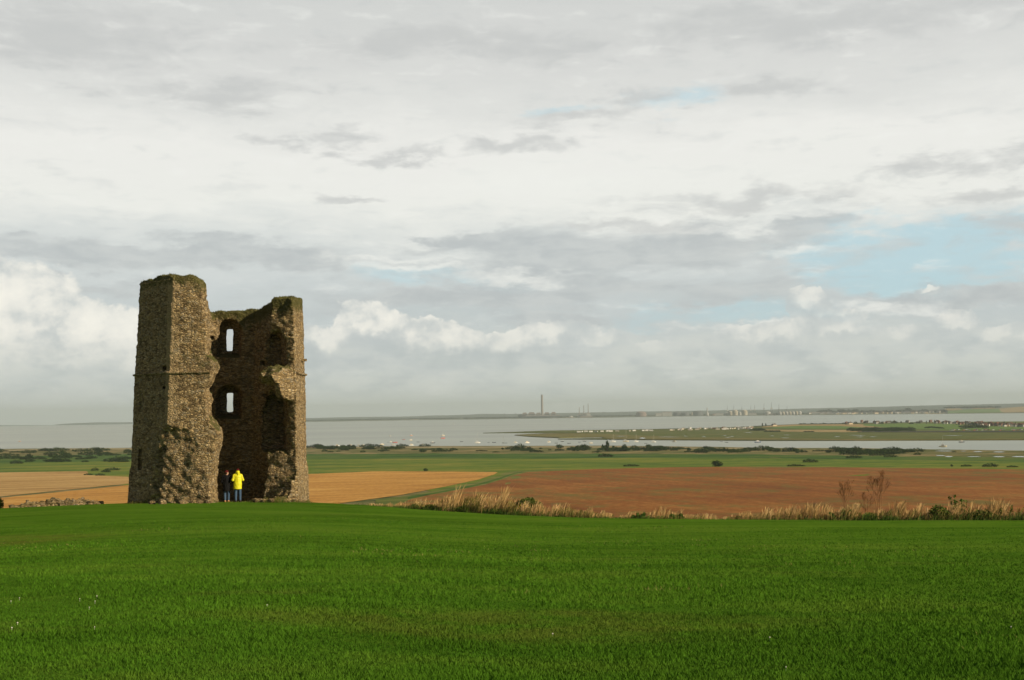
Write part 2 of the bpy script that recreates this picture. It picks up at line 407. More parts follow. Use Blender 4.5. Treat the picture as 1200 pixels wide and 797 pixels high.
azs = np.unique(np.concatenate([np.linspace(-math.pi, -.6, 80), np.linspace(-.6, .6, 420), np.linspace(.6, math.pi, 80)]))
lr = np.concatenate([[0.01], np.linspace(1, 1., 1), np.exp(np.linspace(math.log(1.5), 0, 1)) * 0 + 2.0])
re = edge_r(azs)
t = np.concatenate([np.linspace(0.0005, .1, 6), np.linspace(.12, 1, 90)])
R = t[None] * re[:, None]; R = np.concatenate([R, re[:, None] + np.linspace(.6, 16, 14)[None]], 1)
X = np.sin(azs)[:, None] * R; Y = np.cos(azs)[:, None] * R
P = np.stack([X, Y, land_z(X, Y)], -1)
tag(link('lawn', grid_mesh('lawn', P[::-1]), M_lawn), kind='structure')

shore = [(-400, 533), (-200, 529.5), (0, 526), (155, 524.6), (360, 523.4), (430, 523.2), (500, 522.7), (600, 522.6), (700, 522.2), (760, 522.8), (850, 524), (900, 525), (1000, 525.4), (1060, 526.5), (1200, 528.6), (1400, 531), (1600, 534)]
sx = np.linspace(-400, 1600, 300); sy = np.interp(sx, *zip(*shore)) + .25 * fbm(sx / 30, .2, .3, 3)
Sp = unproj(sx, sy, 700, 9000, lambda x, y: sea(x, y, .9)); s_az = np.arctan2(Sp[:, 0], Sp[:, 1]); s_r = np.hypot(Sp[:, 0], Sp[:, 1])
ro = np.interp(azs, s_az, s_r)
tt = np.linspace(0, 1, 200)[None]
R = np.exp(np.log(re + 14)[:, None] * (1 - tt) + np.log(ro)[:, None] * tt)
X = np.sin(azs)[:, None] * R; Y = np.cos(azs)[:, None] * R
P = np.stack([X, Y, land_z(X, Y) - .02], -1)
P[:, -1, 2] -= 3; 
def rough_land(nt, pos):
    x, y, z = sep(pos)
    n = noise(vec(nt, x * .012, y * .02, 0.), 1., 6., .65); n2 = noise(vec(nt, x * .05, y * .09, 3.), 1., 5., .65)
    c = ramp(nt, n * .5 + n2 * .5, [(.38, (.045, .06, .012)), (.46, (.10, .115, .025)), (.53, (.20, .165, .06)), (.62, (.32, .24, .11))])
    return c
M_rough = mat('rough scrub land', rough_land, .95, .1)
tag(link('ground', grid_mesh('ground', P[::-1]), M_rough), kind='structure')

def water_mat(name, c0, rough, bumpd):
    def cf(nt, pos):
        x, y, z = sep(pos); n = noise(vec(nt, x * .0006, y * .0016, 0.), 1., 5., .6)
        return mixc(nt, ss(.3, .7, n), tuple(a * .8 for a in c0), tuple(a * 1.2 for a in c0))
    return mat(name, cf, rough, .5, (lambda nt, p: noise(scalev(p, (.05, .12, .1)), 1., 4., .6), bumpd))
M_sea = water_mat('estuary water', (.25, .275, .20), .32, .35)
M_chan = water_mat('still creek water', (.17, .185, .17), .22, .12)
az_w = np.linspace(-1.15, 1.15, 300); rw = np.exp(np.linspace(math.log(900), math.log(32000), 160))
X = np.sin(az_w)[:, None] * rw; Y = np.cos(az_w)[:, None] * rw
tag(link('estuary_water', grid_mesh('estuary_water', np.stack([X, Y, curv(np.hypot(X, Y))], -1)[::-1]), M_sea), kind='structure')

def crop_mat(name, stops, ang, period, row_amt, extra=None):
    ca, sa = math.cos(ang), math.sin(ang)
    def cf(nt, pos):
        x, y, z = sep(pos); u = x * ca + y * sa; v_ = y * ca - x * sa
        n = noise(vec(nt, x * .012, y * .012, 0.), 1., 5., .6); rows = noise(vec(nt, u * .006, v_ / period, 1.), 1., 2., .5); g = noise(vec(nt, x * .35, y * .12, 0.), 1., 5., .75)
        c = ramp(nt, n * (1 - row_amt) * .45 + rows * row_amt + g * .55 * (1 - row_amt), stops)
        return extra(nt, pos, c) if extra else c
    return mat(name, cf, .95, .1)
M_wheat = crop_mat('wheat stubble', [(.38, (.30, .135, .020)), (.5, (.50, .25, .05)), (.62, (.64, .38, .10))], .35, 9., .4)
M_pale = crop_mat('pale stubble', [(.38, (.28, .155, .045)), (.5, (.46, .285, .095)), (.62, (.58, .39, .16))], .1, 12., .5)
def weeds(nt, pos, c):
    x, y, z = sep(pos); w = noise(vec(nt, x * .05, y * .035, 4.), 1., 6., .75); w2 = noise(vec(nt, x * .008, y * .008, 4.), 1., 2., .5)
    return mixc(nt, ss(.47, .62, w * .7 + w2 * .3) * .75, c, (.13, .13, .025))
M_brown = crop_mat('reddish ploughed soil', [(.38, (.16, .056, .010)), (.5, (.245, .088, .013)), (.62, (.36, .165, .036))], 1.9, 14., .25, weeds)
def meadow(a, b, c_, s=1.):
    def cf(nt, pos):
        x, y, z = sep(pos); n = noise(vec(nt, x * .006 * s, y * .022 * s, 2.), 1., 6., .68); n2 = noise(vec(nt, x * .06, y * .11, 5.), 1., 4., .7)
        return ramp(nt, n * .65 + n2 * .35, [(.39, a), (.49, b), (.62, c_)])
    return cf
M_mead = mat('meadow', meadow((.050, .098, .004), (.105, .168, .006), (.25, .22, .028)), .95, .1)
M_dike = mat('dark rushes', meadow((.020, .058, .002), (.046, .115, .005), (.12, .145, .018)), .95, .1)
M_olive = mat('saltmarsh', meadow((.05, .075, .012), (.095, .12, .02), (.17, .15, .04), 1.4), .95, .1)
M_marsh2 = mat('yellowish saltmarsh', meadow((.08, .09, .02), (.15, .14, .035), (.22, .17, .06), 1.4), .95, .1)
M_tanf = mat('ripe field', meadow((.24, .17, .07), (.33, .24, .10), (.42, .31, .15)), .95, .1)
M_greenf = mat('green pasture', meadow((.07, .13, .02), (.11, .19, .03), (.15, .22, .05)), .95, .1)

sheet('dike_meadow', [(-350, 531), (0, 535), (155, 531.5), (360, 532.5), (480, 531.5), (700, 531.8), (900, 532.5), (1200, 536.5), (1500, 538)],
      [(-350, 540), (0, 544), (155, 541), (360, 538.5), (480, 538.5), (700, 538), (900, 537), (1200, 542), (1500, 543)], M_dike, .06, rag=1.2)
sheet('meadow', [(-350, 540), (0, 542.5), (155, 540), (360, 538), (480, 538), (700, 537), (900, 537), (1200, 541.5), (1500, 543)],
      [(-350, 562), (0, 556), (80, 560), (155, 570), (360, 562), (440, 560), (600, 600), (1200, 560), (1500, 560)], M_mead, .1, rag=.5)
sheet('grass_verge', [(440, 586), (480, 581), (520, 573.5), (560, 565), (583, 557.5), (592, 554), (602, 552.4), (660, 549.5)],
      [(440, 600), (480, 600), (520, 590), (560, 580), (600, 566), (640, 560), (650, 558), (660, 555)], mat('field verge', meadow((.06, .09, .006), (.12, .15, .02), (.28, .23, .07)), .95, .1), .13)
sheet('track', [(478, 583), (520, 575.6), (560, 567.4), (586, 560), (600, 555.2), (612, 553)], [(478, 585), (520, 577.2), (560, 569.4), (586, 562), (600, 556.4), (612, 553.8)], M_dike, .17, nx=120, ny=4)
sheet('pale_stubble_field', [(-350, 556), (0, 554), (60, 553), (100, 552.4), (104, 553.2), (88, 556.5), (200, 561)], [(-350, 604), (0, 582.2), (60, 576), (155, 566.6), (200, 563.4)], M_pale, .16, rag=.25)
sheet('stubble_field', [(-350, 612), (0, 584), (155, 568.4), (220, 562), (360, 556), (400, 554.2), (440, 552.6), (500, 552.8), (582, 553.4), (583, 553.6)],
      [(-350, 625), (0, 612), (155, 606), (360, 604), (400, 590), (470, 580.5), (520, 571), (560, 562.5), (580, 556), (583, 553.9)], M_wheat, .2, rag=.25)
sheet('brown_field', [(455, 598), (480, 586), (505, 580), (530, 576), (570, 568), (600, 558), (618, 553.6), (700, 550), (800, 547.7), (900, 547.2), (1000, 548), (1200, 550.5), (1500, 553), (1900, 556)],
      [(455, 620), (1900, 630)], M_brown, .2, nx=320, rag=.35)

# low shelly shore and pools on the near marsh
M_sand = mat('shell bank', meadow((.26, .21, .11), (.34, .28, .15), (.42, .35, .22)), .95, .1)
sheet('foreshore', [(-350, 530.2), (0, 527.2), (155, 525.4), (360, 524.2), (500, 523.6), (700, 523.2), (760, 523.6), (900, 526)],
      [(-350, 532), (0, 528.4), (155, 526.4), (360, 525), (500, 524.8), (700, 524.6), (760, 524.6), (900, 526.8)], M_sand, .1, rag=.5, ny=4)
M_pool = water_mat('shallow pool', (.30, .32, .31), .2, .05)
for (a, b, y, h) in [(a_, b_, y_, h_ * .62) for a_, b_, y_, h_ in [(1095, 1118, 528.7, .55), (1125, 1133, 528.8, .4), (1140, 1152, 529.5, .7), (1163, 1178, 529.8, .8), (1096, 1108, 534, .7), (1107, 1117, 535.2, .9), (1132, 1150, 535.4, .6), (1163, 1178, 535.4, .9), (1185, 1205, 535.3, 1.), (1215, 1250, 536, 1.)]]:
    xs = [a, a + (b - a) * .3, a + (b - a) * .7, b]
    sheet('pool', [(xs[0], y), (xs[1], y - h), (xs[2], y - h * .8), (xs[3], y)], [(xs[0], y + .05), (xs[1], y + h * .8), (xs[2], y + h), (xs[3], y + .05)], M_pool, .16, nx=40, ny=4, rag=.12)

# island across the creek
isl_top = [(566, 507.2), (600, 506.2), (640, 504.6), (700, 503.8), (760, 502.9), (800, 502), (860, 500.4), (900, 498.4), (930, 497.2), (1000, 495.6), (1080, 494.6), (1200, 493.8), (1500, 494.5)]
isl_mid = [(566, 507.4), (600, 507.2), (640, 507.3), (671, 507.4), (690, 508), (700, 509), (800, 512), (1500, 516)]
sheet('island_marsh', isl_top, isl_mid, M_olive, .0, surf=marsh_z, r0=600, r1=20000, skirt=2., nx=300, ny=12)
sheet('island_marsh', [(603, 509.6), (620, 508.6), (640, 508), (670, 507.9), (690, 508.2), (700, 508.8), (1500, 512)],
      [(603, 509.8), (620, 511.4), (640, 512.4), (654, 512.9), (680, 512.4), (705, 512.2), (712, 514.6), (760, 515.2), (900, 516), (1000, 515.9), (1200, 515.2), (1500, 517.5)], M_marsh2, .12, surf=marsh_z, r0=600, r1=20000, skirt=2., nx=300, ny=10)
sheet('mud_bank', [(654, 514.2), (690, 513.6), (712, 513.4)], [(654, 514.4), (690, 514.6), (712, 514.7)], M_olive, .1, surf=marsh_z, r0=600, r1=20000, skirt=2., nx=40, ny=3)
sheet('saltmarsh', [(705, 506.6), (800, 505.8), (900, 505), (1000, 506), (1200, 506), (1500, 507)],
      [(705, 508.5), (760, 511), (800, 512.6), (900, 513.6), (1000, 514.6), (1200, 514), (1500, 516)], M_olive, .2, surf=marsh_z, r0=600, r1=20000, rag=.5)
for i, (a, b, y) in enumerate([(749, 757, 513.6), (722, 733, 511.4), (770, 796, 512.3), (800, 806, 511.2), (822, 828, 512), (849, 857, 512.8), (872, 882, 506.9), (847, 852, 510.4), (854, 861, 511.7), (902, 908, 511), (918, 926, 510), (977, 985, 511.8), (995, 1016, 510.3), (1003, 1012, 512.2), (1104, 1128, 510.6), (914, 926, 513.4), (1018, 1028, 512)]):
    h = .7 if i == 0 else .18
    sheet('pool', [(a, y), (a + (b - a) * .4, y - h), (b, y)], [(a, y + .04), (a + (b - a) * .6, y + h), (b, y + .04)], M_pool, .3, nx=16, ny=3, surf=marsh_z, r0=600, r1=20000)
isl = dict(surf=marsh_z, r0=600, r1=20000)
sheet('ripe_field', [(893, 500.2), (905, 498.8), (930, 497.6), (1005, 497), (1030, 499), (1055, 500.6)], [(893, 501), (905, 500.4), (960, 500.4), (1030, 501), (1055, 501)], M_tanf, .3, nx=80, ny=4, **isl)
sheet('pasture', [(905, 500.6), (940, 499), (985, 499.4), (1000, 500.4), (1010, 501)], [(905, 501.8), (940, 502.8), (985, 502.8), (1000, 502.6), (1010, 501.6)], M_greenf, .38, nx=80, ny=4, **isl)
sheet('pasture', [(1012, 497.4), (1060, 496.4), (1124, 497), (1130, 499), (1200, 500.6), (1450, 501)], [(1012, 499), (1060, 503), (1124, 504.2), (1130, 504), (1200, 503.6), (1450, 504)], M_greenf, .38, nx=120, ny=6, **isl)
sheet('ripe_field', [(893, 503.4), (920, 504), (960, 503.8), (1000, 504), (1010, 505)], [(893, 504), (920, 506), (960, 506.6), (1000, 506.6), (1010, 506)], M_tanf, .34, nx=80, ny=4, rag=.3, **isl)
sheet('sea_wall_bank', [(1005, 506.0), (1100, 505.6), (1200, 505.4), (1450, 506)], [(1005, 506.7), (1100, 506.7), (1200, 506.7), (1450, 507.4)], mat('dark stone bank', (.03, .032, .03)), .6, nx=100, ny=4, skirt=.6, **isl)

# far shore: low land with hills behind, 9 to 20 km away
def farland(name, xs, shore_y, crest_y, r_sh, r_cr, m, kn=0.):
    xs = np.asarray(xs, float); gx = np.linspace(xs[0], xs[-1], 400)
    sy_, cy = np.interp(gx, xs, shore_y), np.interp(gx, xs, crest_y) + kn * fbm(gx / 22, 1.3, 2.2, 4)
    r0_, r1_ = np.interp(gx, xs, r_sh), np.interp(gx, xs, r_cr)
    rows = []
    for s in (-.02, 0, .04, .25, .5, .75, .9, 1, 1.04):
        r = r0_ + (r1_ - r0_) * s; q = max(0, min(1, (s - .04) / .96)) ** 1.6
        d = pdir(gx, sy_ + (cy - sy_) * 0); h = np.hypot(d[:, 0], d[:, 1]); X, Y = d[:, 0] / h * r, d[:, 1] / h * r
        dc = pdir(gx, cy); hc = EYE + dc[:, 2] / np.hypot(dc[:, 0], dc[:, 1]) * r1_ - curv(r1_)
        z = curv(r) + 4 + q * np.maximum(hc - 4, 0)
        if s < 0: z = curv(r) - 3
        if s > 1: z = z - 40
        rows.append(np.stack([X, Y, z], -1))
    return tag(link(name, grid_mesh(name, np.stack(rows, 1)), m), kind='structure')
def shore_r(px, py):
    p = unproj(px, py, 800, 31000, lambda x, y: sea(x, y, 0)); return np.hypot(p[..., 0], p[..., 1])
M_far = mat('distant farmland', meadow((.05, .075, .03), (.09, .10, .045), (.16, .14, .07), .08), .95, .1)
M_farh = mat('distant hill slopes', meadow((.025, .045, .035), (.04, .06, .045), (.08, .085, .055), .05), .95, .1)
fx = [352, 420, 480, 560, 610, 700, 800, 900, 1000, 1100, 1200, 1450]
fy = [493.6, 493, 492.6, 491.6, 490.8, 489.6, 488, 487, 486, 485, 484.2, 482]
frs = shore_r(fx, fy); frs[0:2] = frs[2]
farland('far_shore', fx, fy, np.array(fy) - 1.6, frs, frs + 2500, M_far)
farland('hills', fx, np.array(fy) - 1, [489.8, 488.8, 487.9, 485.3, 485, 483.2, 481.6, 480, 477.4, 474.8, 472.6, 470], frs + 2000, frs + 8500, M_farh, .7)
farland('headland', [62, 75, 90, 110, 130, 160, 240], [498.6] * 7, [498, 496.6, 495.8, 495.2, 495, 494.6, 494.2], [21500] * 7, [23000] * 7, M_farh, .3)
farland('hills', [-60, 0, 60, 90], [499] * 4, [498.6, 498.3, 498.2, 499], [25500] * 4, [27000] * 4, M_farh)
kx = dict(surf=lambda x, y: sea(x, y, 5.), r0=4000, r1=30000)
def slope_patch(name, pts, r0_, r1_, m, off):
    """a field on the far slope given by px columns: (px, y_low, y_high)"""
    rows = []
    a = np.array(pts, float); gx = np.linspace(a[0, 0], a[-1, 0], 60); lo, hi = np.interp(gx, a[:, 0], a[:, 1]), np.interp(gx, a[:, 0], a[:, 2])
    for s in np.linspace(0, 1, 5):
        rr = r0_ + (r1_ - r0_) * s; d = pdir(gx, lo + (hi - lo) * s); h = np.hypot(d[:, 0], d[:, 1])
        rows.append(np.stack([d[:, 0] / h * rr, d[:, 1] / h * rr, EYE + d[:, 2] / h * rr + off], -1))
    Pq = np.stack(rows, 1)
    return tag(link(name, grid_mesh(name, Pq, 6.), m), kind='structure')
rk = float(shore_r(1150, 484.6))
slope_patch('ripe_hillside', [(1085, 484.6, 484.2), (1110, 484.4, 483.5), (1170, 483.6, 478.8), (1200, 483.4, 476.2), (1330, 482.6, 474)], rk + 350, rk + 1700, M_tanf, 0.)
slope_patch('green_hillside', [(1110, 484.2, 482), (1135, 484, 479.8), (1172, 483.6, 479.2), (1176, 483.4, 483)], rk + 300, rk + 1650, M_greenf, 2.)
slope_patch('tan_hillside', [(1104, 481, 480.4), (1108, 480.6, 478.8), (1124, 480.4, 478.6), (1128, 480, 479.6)], rk + 1700, rk + 2400, M_tanf, 0.)
slope_patch('tan_hillside', [(1138, 479.6, 479.2), (1142, 479.4, 477.4), (1162, 479, 476.8), (1166, 478.6, 478)], rk + 1750, rk + 2500, M_tanf, 0.)

# ------------------------------------------------------------------ haze
hz = MB().box(-33500, 33500, -3200, 33500, -110, 330).me('haze')
hm = bpy.data.materials.new('haze'); hm.use_nodes = True; hm.node_tree.nodes.clear()
pv = hm.node_tree.nodes.new('ShaderNodeVolumePrincipled'); pv.inputs['Density'].default_value = 4.8e-5; pv.inputs['Color'].default_value = (.70, .82, .84, 1); pv.inputs['Anisotropy'].default_value = 0.
oo = hm.node_tree.nodes.new('ShaderNodeOutputMaterial'); hm.node_tree.links.new(pv.outputs[0], oo.inputs['Volume'])
tag(link('haze', hz, hm), kind='stuff')

# ------------------------------------------------------------------ the ruined tower
TD = 70.5
_td = pdir(256, 588); _h = math.hypot(_td[0], _td[1]); T_AZ = math.atan2(_td[0], _td[1])
TC = np.array([_td[0] / _h * TD, _td[1] / _h * TD, 0.]); TC[2] = EYE - DROP * 1.0 - .28
tu = np.array([math.cos(T_AZ), -math.sin(T_AZ), 0]); tv = np.array([math.sin(T_AZ), math.cos(T_AZ), 0])
def tl(px, py, v):
    """local (u, v, z) of the point seen at (px, py) on the plane v = const of the tower"""
    d = pdir(px, py); o = np.array([0, 0, EYE]) - TC
    k = (v - o @ tv) / (d @ tv); p = o + d * k; return p @ tu, v, p[2]
def stone_col(nt, pos):
    s = attr(nt, 'stone'); mo = attr(nt, 'mortar'); ms = attr(nt, 'moss')
    tx = V(nt, nt.nodes.new('ShaderNodeTexCoord').outputs['Object'])
    vo = nt.nodes.new('ShaderNodeTexVoronoi'); nt.links.new(scalev(tx, (5.4, 5.4, 12.5)).k, vo.inputs['Vector']); vo.inputs['Scale'].default_value = 1.
    ve = nt.nodes.new('ShaderNodeTexVoronoi'); ve.feature = 'DISTANCE_TO_EDGE'; nt.links.new(scalev(tx, (5.4, 5.4, 12.5)).k, ve.inputs['Vector']); ve.inputs['Scale'].default_value = 1.
    sx_, sy_, sz_ = sep(V(nt, vo.outputs['Color']))
    zb = noise(scalev(tx, (.12, .12, 1.3)), 1., 4., .6) - .5
    r = s * .32 + sx_ * .68 + zb * .35
    c = ramp(nt, r, [(.12, (.12, .085, .045)), (.30, (.23, .162, .083)), (.48, (.36, .26, .130)), (.64, (.49, .36, .190)), (.78, (.27, .235, .175)), (.90, (.62, .47, .27))])
    c = mixc(nt, mo * .3, c, (.20, .15, .085)); c = mixc(nt, ss(.13, .02, V(nt, ve.outputs['Distance'])) * .6, c, (.085, .062, .036))
    st = noise(tx, .55, 5., .65); c = mixc(nt, ss(.5, .72, st) * .5, c, (.115, .095, .06))
    or_ = noise(tx, 1.3, 5., .7); c = mixc(nt, ss(.56, .72, or_) * .5, c, (.34, .22, .085))
    c = mixc(nt, attr(nt, 'quoin') * .6, c, mixc(nt, noise(scalev(tx, (1., 1., 2.6)), 1.2, 3.), (.30, .22, .12), (.56, .42, .24)))
    sp = noise(tx, 9., 4., .75); c = mixc(nt, ss(.55, .8, sp) * .4, c, (.08, .065, .045))
    mn = noise(tx, 2.2, 5., .7)
    return mixc(nt, ss(.25, .75, ms * .9 + (mn - .5) * 1.3) * .85, c, (.075, .078, .022))
def stone_bump(nt, p):
    tx = V(nt, nt.nodes.new('ShaderNodeTexCoord').outputs['Object'])
    vo = nt.nodes.new('ShaderNodeTexVoronoi'); vo.feature = 'DISTANCE_TO_EDGE'; nt.links.new(scalev(tx, (5.4, 5.4, 12.5)).k, vo.inputs['Vector']); vo.inputs['Scale'].default_value = 1.
    return ss(0., .22, V(nt, vo.outputs['Distance'])) * .8 + noise(tx, 7., 5., .7) * 1.3
M_stone = mat('rubble masonry', stone_col, .95, .1, (stone_bump, .045))

def stone_attrs(me, P, N, moss):
    f1, f2, cid = worley(P[:, 0] * 3.9, P[:, 1] * 3.9, P[:, 2] * 7.0)
    ca_ = math.cos(-13 * D2R); al = (P[:, 0] + 2.72) * ca_ + (P[:, 1] + 3.95) * math.sin(-13 * D2R)
    qn = ((al > -.1) & (al < np.where((P[:, 2] / .38).astype(int) % 2 == 0, .38, .66)) & (P[:, 1] < -3.3) & (P[:, 0] < -1.5) & (P[:, 2] > 4.6)).astype(np.float32)
    for nme, val in (('quoin', qn), ('stone', cid), ('mortar', 1 - sst(.03, .16, f2 - f1)), ('moss', moss)):
        a = me.attributes.new(nme, 'FLOAT', 'POINT'); a.data.foreach_set('value', np.ascontiguousarray(val, np.float32))
def rubble_disp(x, y, z, amp=.05):
    f1, f2, cid = worley(x * 3.9, y * 3.9, z * 7.0)
    return -amp * sst(.0, .28, f2 - f1) - (cid - .5) * amp * 1.5 + amp * .6

def tower_mesh():
    h = .06
    u = np.arange(-5.75, 5.75, h, dtype=np.float32); v = np.arange(-5.75, 5.75, h, dtype=np.float32); z = np.arange(-1.5, 13.6, h, dtype=np.float32)
    U, Vv, Z = np.meshgrid(u, v, z, indexing='ij')
    aa = [(-58 + 45 * k) * D2R for k in range(8)]; c8 = math.cos(22.5 * D2R)
    zs = tl(256, 436, -4.6)[2]                       # level of the string course
    ztop = tl(200, 321, -4.4)[2]
    rs = lambda x0, x1, y: (tl(x1, y, .3)[0] - tl(x0, y, -1.1)[0]) / 2 / math.sin(77 * D2R) - .03
    Rz = np.interp(z, [-1.5, 0, 1.9, 2.3, zs, zs + .1, 12.9], [rs(151, 361, 590) + .2, rs(152, 360, 588) + .14, rs(153, 359, 545) + .10, rs(155, 358.5, 538) + .06, rs(156.8, 357, 438), rs(157.4, 356.4, 433), rs(162.5, 352.5, 335)]).astype(np.float32)
    
    U0 = np.clip(.13 + .0125 * z, .12, .3).astype(np.float32)     # the drum leans a little
    dm3 = np.full(U.shape, -9, np.float32)
    for a in aa: dm3 = np.maximum(dm3, np.float32(math.sin(a)) * (U - U0) - np.float32(math.cos(a)) * Vv)
    dm = dm3[:, :, 120]
    rr = np.interp(z, [0, zs - 1.2, zs - .3, 12], [3.05, 3.05, 3.15, 3.25]).astype(np.float32)
    outer = dm3 - (Rz * c8)[None, None]
    inner = dm3 - (rr * c8)[None, None]
    th = np.degrees(np.arctan2(U[:, :, 0], -Vv[:, :, 0]))
    # top profile by direction
    def zt(px, py, v_): return tl(px, py, v_)[2]
    tab = [(-180, zt(250, 363.5, 3.2)), (-150, zt(250, 363, 3.2)), (-125, zt(166, 334, .5)), (-100, zt(163, 332, .5)), (-77, zt(163, 330.5, -1)), (-62, zt(176, 325.5, -2.4)), (-48, zt(188, 322, -3.4)), (-32, zt(200, 320.5, -4.3)), (-22, zt(213, 321, -4.5)),
           (-14, zt(224, 326, -4.6)), (-5, zt(232, 336, -4.6)), (10, zt(236, 352, -4.6)), (40, zt(330, 349, -3.2)), (58, zt(330, 348, -3)), (70, zt(345, 347.5, -2)), (85, zt(352, 350, 0)), (103, zt(350, 350, 1)), (118, zt(318, 353, 1.6)), (130, zt(308, 359.5, 2.2)),
           (145, zt(298, 362.5, 2.8)), (165, zt(275, 364, 3.2)), (180, zt(250, 363.5, 3.2))]
    top = np.interp(th, *zip(*tab)).astype(np.float32)
    nz1 = fbm(U[:, :, 0] * 1.6, Vv[:, :, 0] * 1.6, 0 * th, 4).astype(np.float32) * .17
    # rounded shoulders: the outer and inner lips are worn lower than the middle of the wall
    mid = dm - 3.75; topd = Z - (top + nz1 - .42 * np.clip(np.abs(mid) / 1.0, 0, 1.3) ** 3)[:, :, None]
    S = np.maximum(np.maximum(outer, -inner), topd)
    floor = np.maximum(np.maximum(outer, Z + .25), -9)
    S = np.minimum(S, floor)
    # the missing front: left jamb given by its outline, right jamb a broken radial face
    prof = [(323, 226), (328, 230), (340, 232.5), (352, 234), (365, 237), (378, 239), (410, 239), (416, 241), (421, 247), (431, 247.5), (437, 245), (447, 243), (454, 238.5), (480, 239), (488, 241), (497, 247), (505, 253.5), (509, 254.5), (520, 252), (540, 248), (560, 246), (575, 246), (584, 248), (600, 250)]
    zz = [tl(x, y, -4.7)[2] for y, x in prof]; uu = [tl(x, y, -4.7)[0] for y, x in prof]
    uL = np.interp(z, zz[::-1], uu[::-1]).astype(np.float32)
    jag = fbm(Z * 1.7, U * .6, Vv * 1.4, 3).astype(np.float32)
    a58 = 58 * D2R; rad = U * math.cos(a58) + Vv * math.sin(a58)
    gapL = (uL[None, None] + .22 * (Vv + 4.7) + jag * .16) - U
    rp = [(600, .5), (588, .45), (575, .3), (560, .12), (545, .0), (530, .0), (515, 0), (440, 0), (350, 0), (330, 0)]
    rj = np.interp(z, [tl(330, y, -3.4)[2] for y, _ in rp], [a for _, a in rp]).astype(np.float32)
    gap = np.maximum(np.maximum(gapL, rad + rj[None, None] + jag * .22 + .05), Vv - .4)
    # corbelled stump of the upper floor on the right
    def ell(c, r): return (np.sqrt(((U - c[0]) / r[0]) ** 2 + ((Vv - c[1]) / r[1]) ** 2 + ((Z - c[2]) / r[2]) ** 2) - 1) * min(r)
    def cav(pu0, pu1, pt, pb, v0, v1, rnd=.5):
        """arched cavity between photo columns pu0..pu1 and rows pt..pb"""
        vm = -2.6; a, b = tl(pu0, 0, vm)[0], tl(pu1, 0, vm)[0]; zt_, zb = tl(256, pt, vm)[2], tl(256, pb, vm)[2]
        cx, hw = (a + b) / 2, (b - a) / 2; cv, hv = (v0 + v1) / 2, (v1 - v0) / 2
        zsp = zt_ - rnd; e = np.sqrt(((U - cx) / hw) ** 2 + (np.clip(Z - zsp, 0, None) / rnd) ** 2) - 1
        return np.maximum(np.maximum(e * hw, zb - Z), np.abs(Vv - cv) - hv)
    S = np.maximum(S, -gap)
    zc = tl(256, 441, -2.7)[2]
    uc = tl(326, 441, -2.7)[0]
    n3 = fbm(U * 2.2, Vv * 2.2, Z * 2.2, 3).astype(np.float32)
    S = np.maximum(S, -(cav(312, 334.5, 384, 428, -4.6, 1.6, 1.0) + n3 * .22))
    S = np.maximum(S, -(cav(309, 337, 455, 532, -4.4, 1.8, 1.3) + n3 * .25))
    blob = np.minimum(ell((uc + .1, -2.5, zc), (1.05, 1.0, .52)), ell((uc + .55, -2.6, zc - .6), (.75, .8, .75)))
    blob = np.maximum(blob + n3 * .2, outer + .1)
    S = np.minimum(S, blob)
    # rubble foot of the right-hand wall
    uf, _, zf = tl(330, 588, -3.2)
    foot = np.maximum(np.minimum(ell((uf + 1.15, -2.5, -.3), (1.05, 1.4, 2.2)), ell((uf + .35, -2.9, -.3), (.75, .8, 1.0))) + n3 * .25, outer + .05)
    S = np.minimum(S, foot)
    # ledge hanging from the left jamb inside (its mossy shelf)
    # window embrasures in the back wall
    def emb(cx, slx, top_i, bot_i, hw_i, top_o, bot_o):
        v0, v1 = 2.75, 4.2; t = np.clip((Vv - v0) / (v1 - v0), -.3, 1)
        uc0, uc1 = tl(cx, 0, 2.9)[0], tl(slx, 0, 4.4)[0]; c = uc0 + (uc1 - uc0) * t
        hw = hw_i + (.5 - hw_i) * t
        zti, zbi = tl(256, top_i, 2.9)[2], tl(256, bot_i, 2.9)[2]; zto, zbo = tl(256, top_o, 4.5)[2] + .3, tl(256, bot_o, 4.5)[2] - .1
        tp = zti + (zto - zti) * t; bt = zbi + (zbo - zbi) * t
        e = np.sqrt(((U - c) / hw) ** 2 + (np.clip(Z - (tp - hw), 0, None) / hw) ** 2) - 1
        a = np.maximum(np.maximum(e * hw, bt - Z), np.maximum(1.8 - Vv, Vv - 3.95))
        slit = np.maximum(np.abs(U - uc1) - .185, np.maximum(np.maximum(Z - tl(256, top_o, 4.6)[2], tl(256, bot_o, 4.6)[2] - Z), 3.5 - Vv))
        return np.minimum(a, slit)
    E = np.minimum(emb(266.8, 268.8, 372.5, 420, .78, 386.5, 412), emb(266.8, 269, 450, 491, .78, 461, 483))
    # joist sockets, putlog holes, arrow slits
    def box(c, r): return np.maximum(np.maximum(np.abs(U - c[0]) - r[0], np.abs(Vv - c[1]) - r[1]), np.abs(Z - c[2]) - r[2])
    holes = []
    for px, py in [(220, 506), (207, 499), (219.5, 476), (216, 417), (211, 376), (232, 468)]:
        holes.append(box(tl(px, py, -4.8), (.10, .5, .10)))
    for px, py in [(192.5, 454), (193, 431), (190, 388), (180, 472)]:
        holes.append(box(tl(px, py, -3.7), (.09, .6, .10)))
    for py0, py1 in ((458, 482), (527, 551)):
        q0, q1 = tl(163.6, py0, -2.1), tl(163.6, py1, -2.1); holes.append(box((q0[0], -2.1, (q0[2] + q1[2]) / 2), (.09, .8, (q0[2] - q1[2]) / 2)))
    holes.append(box(tl(308, 425, 1.8), (.12, .5, .12))); holes.append(box(tl(247, 396, 3.2), (.10, .4, .10)))
    for q in holes: S = np.maximum(S, -q)
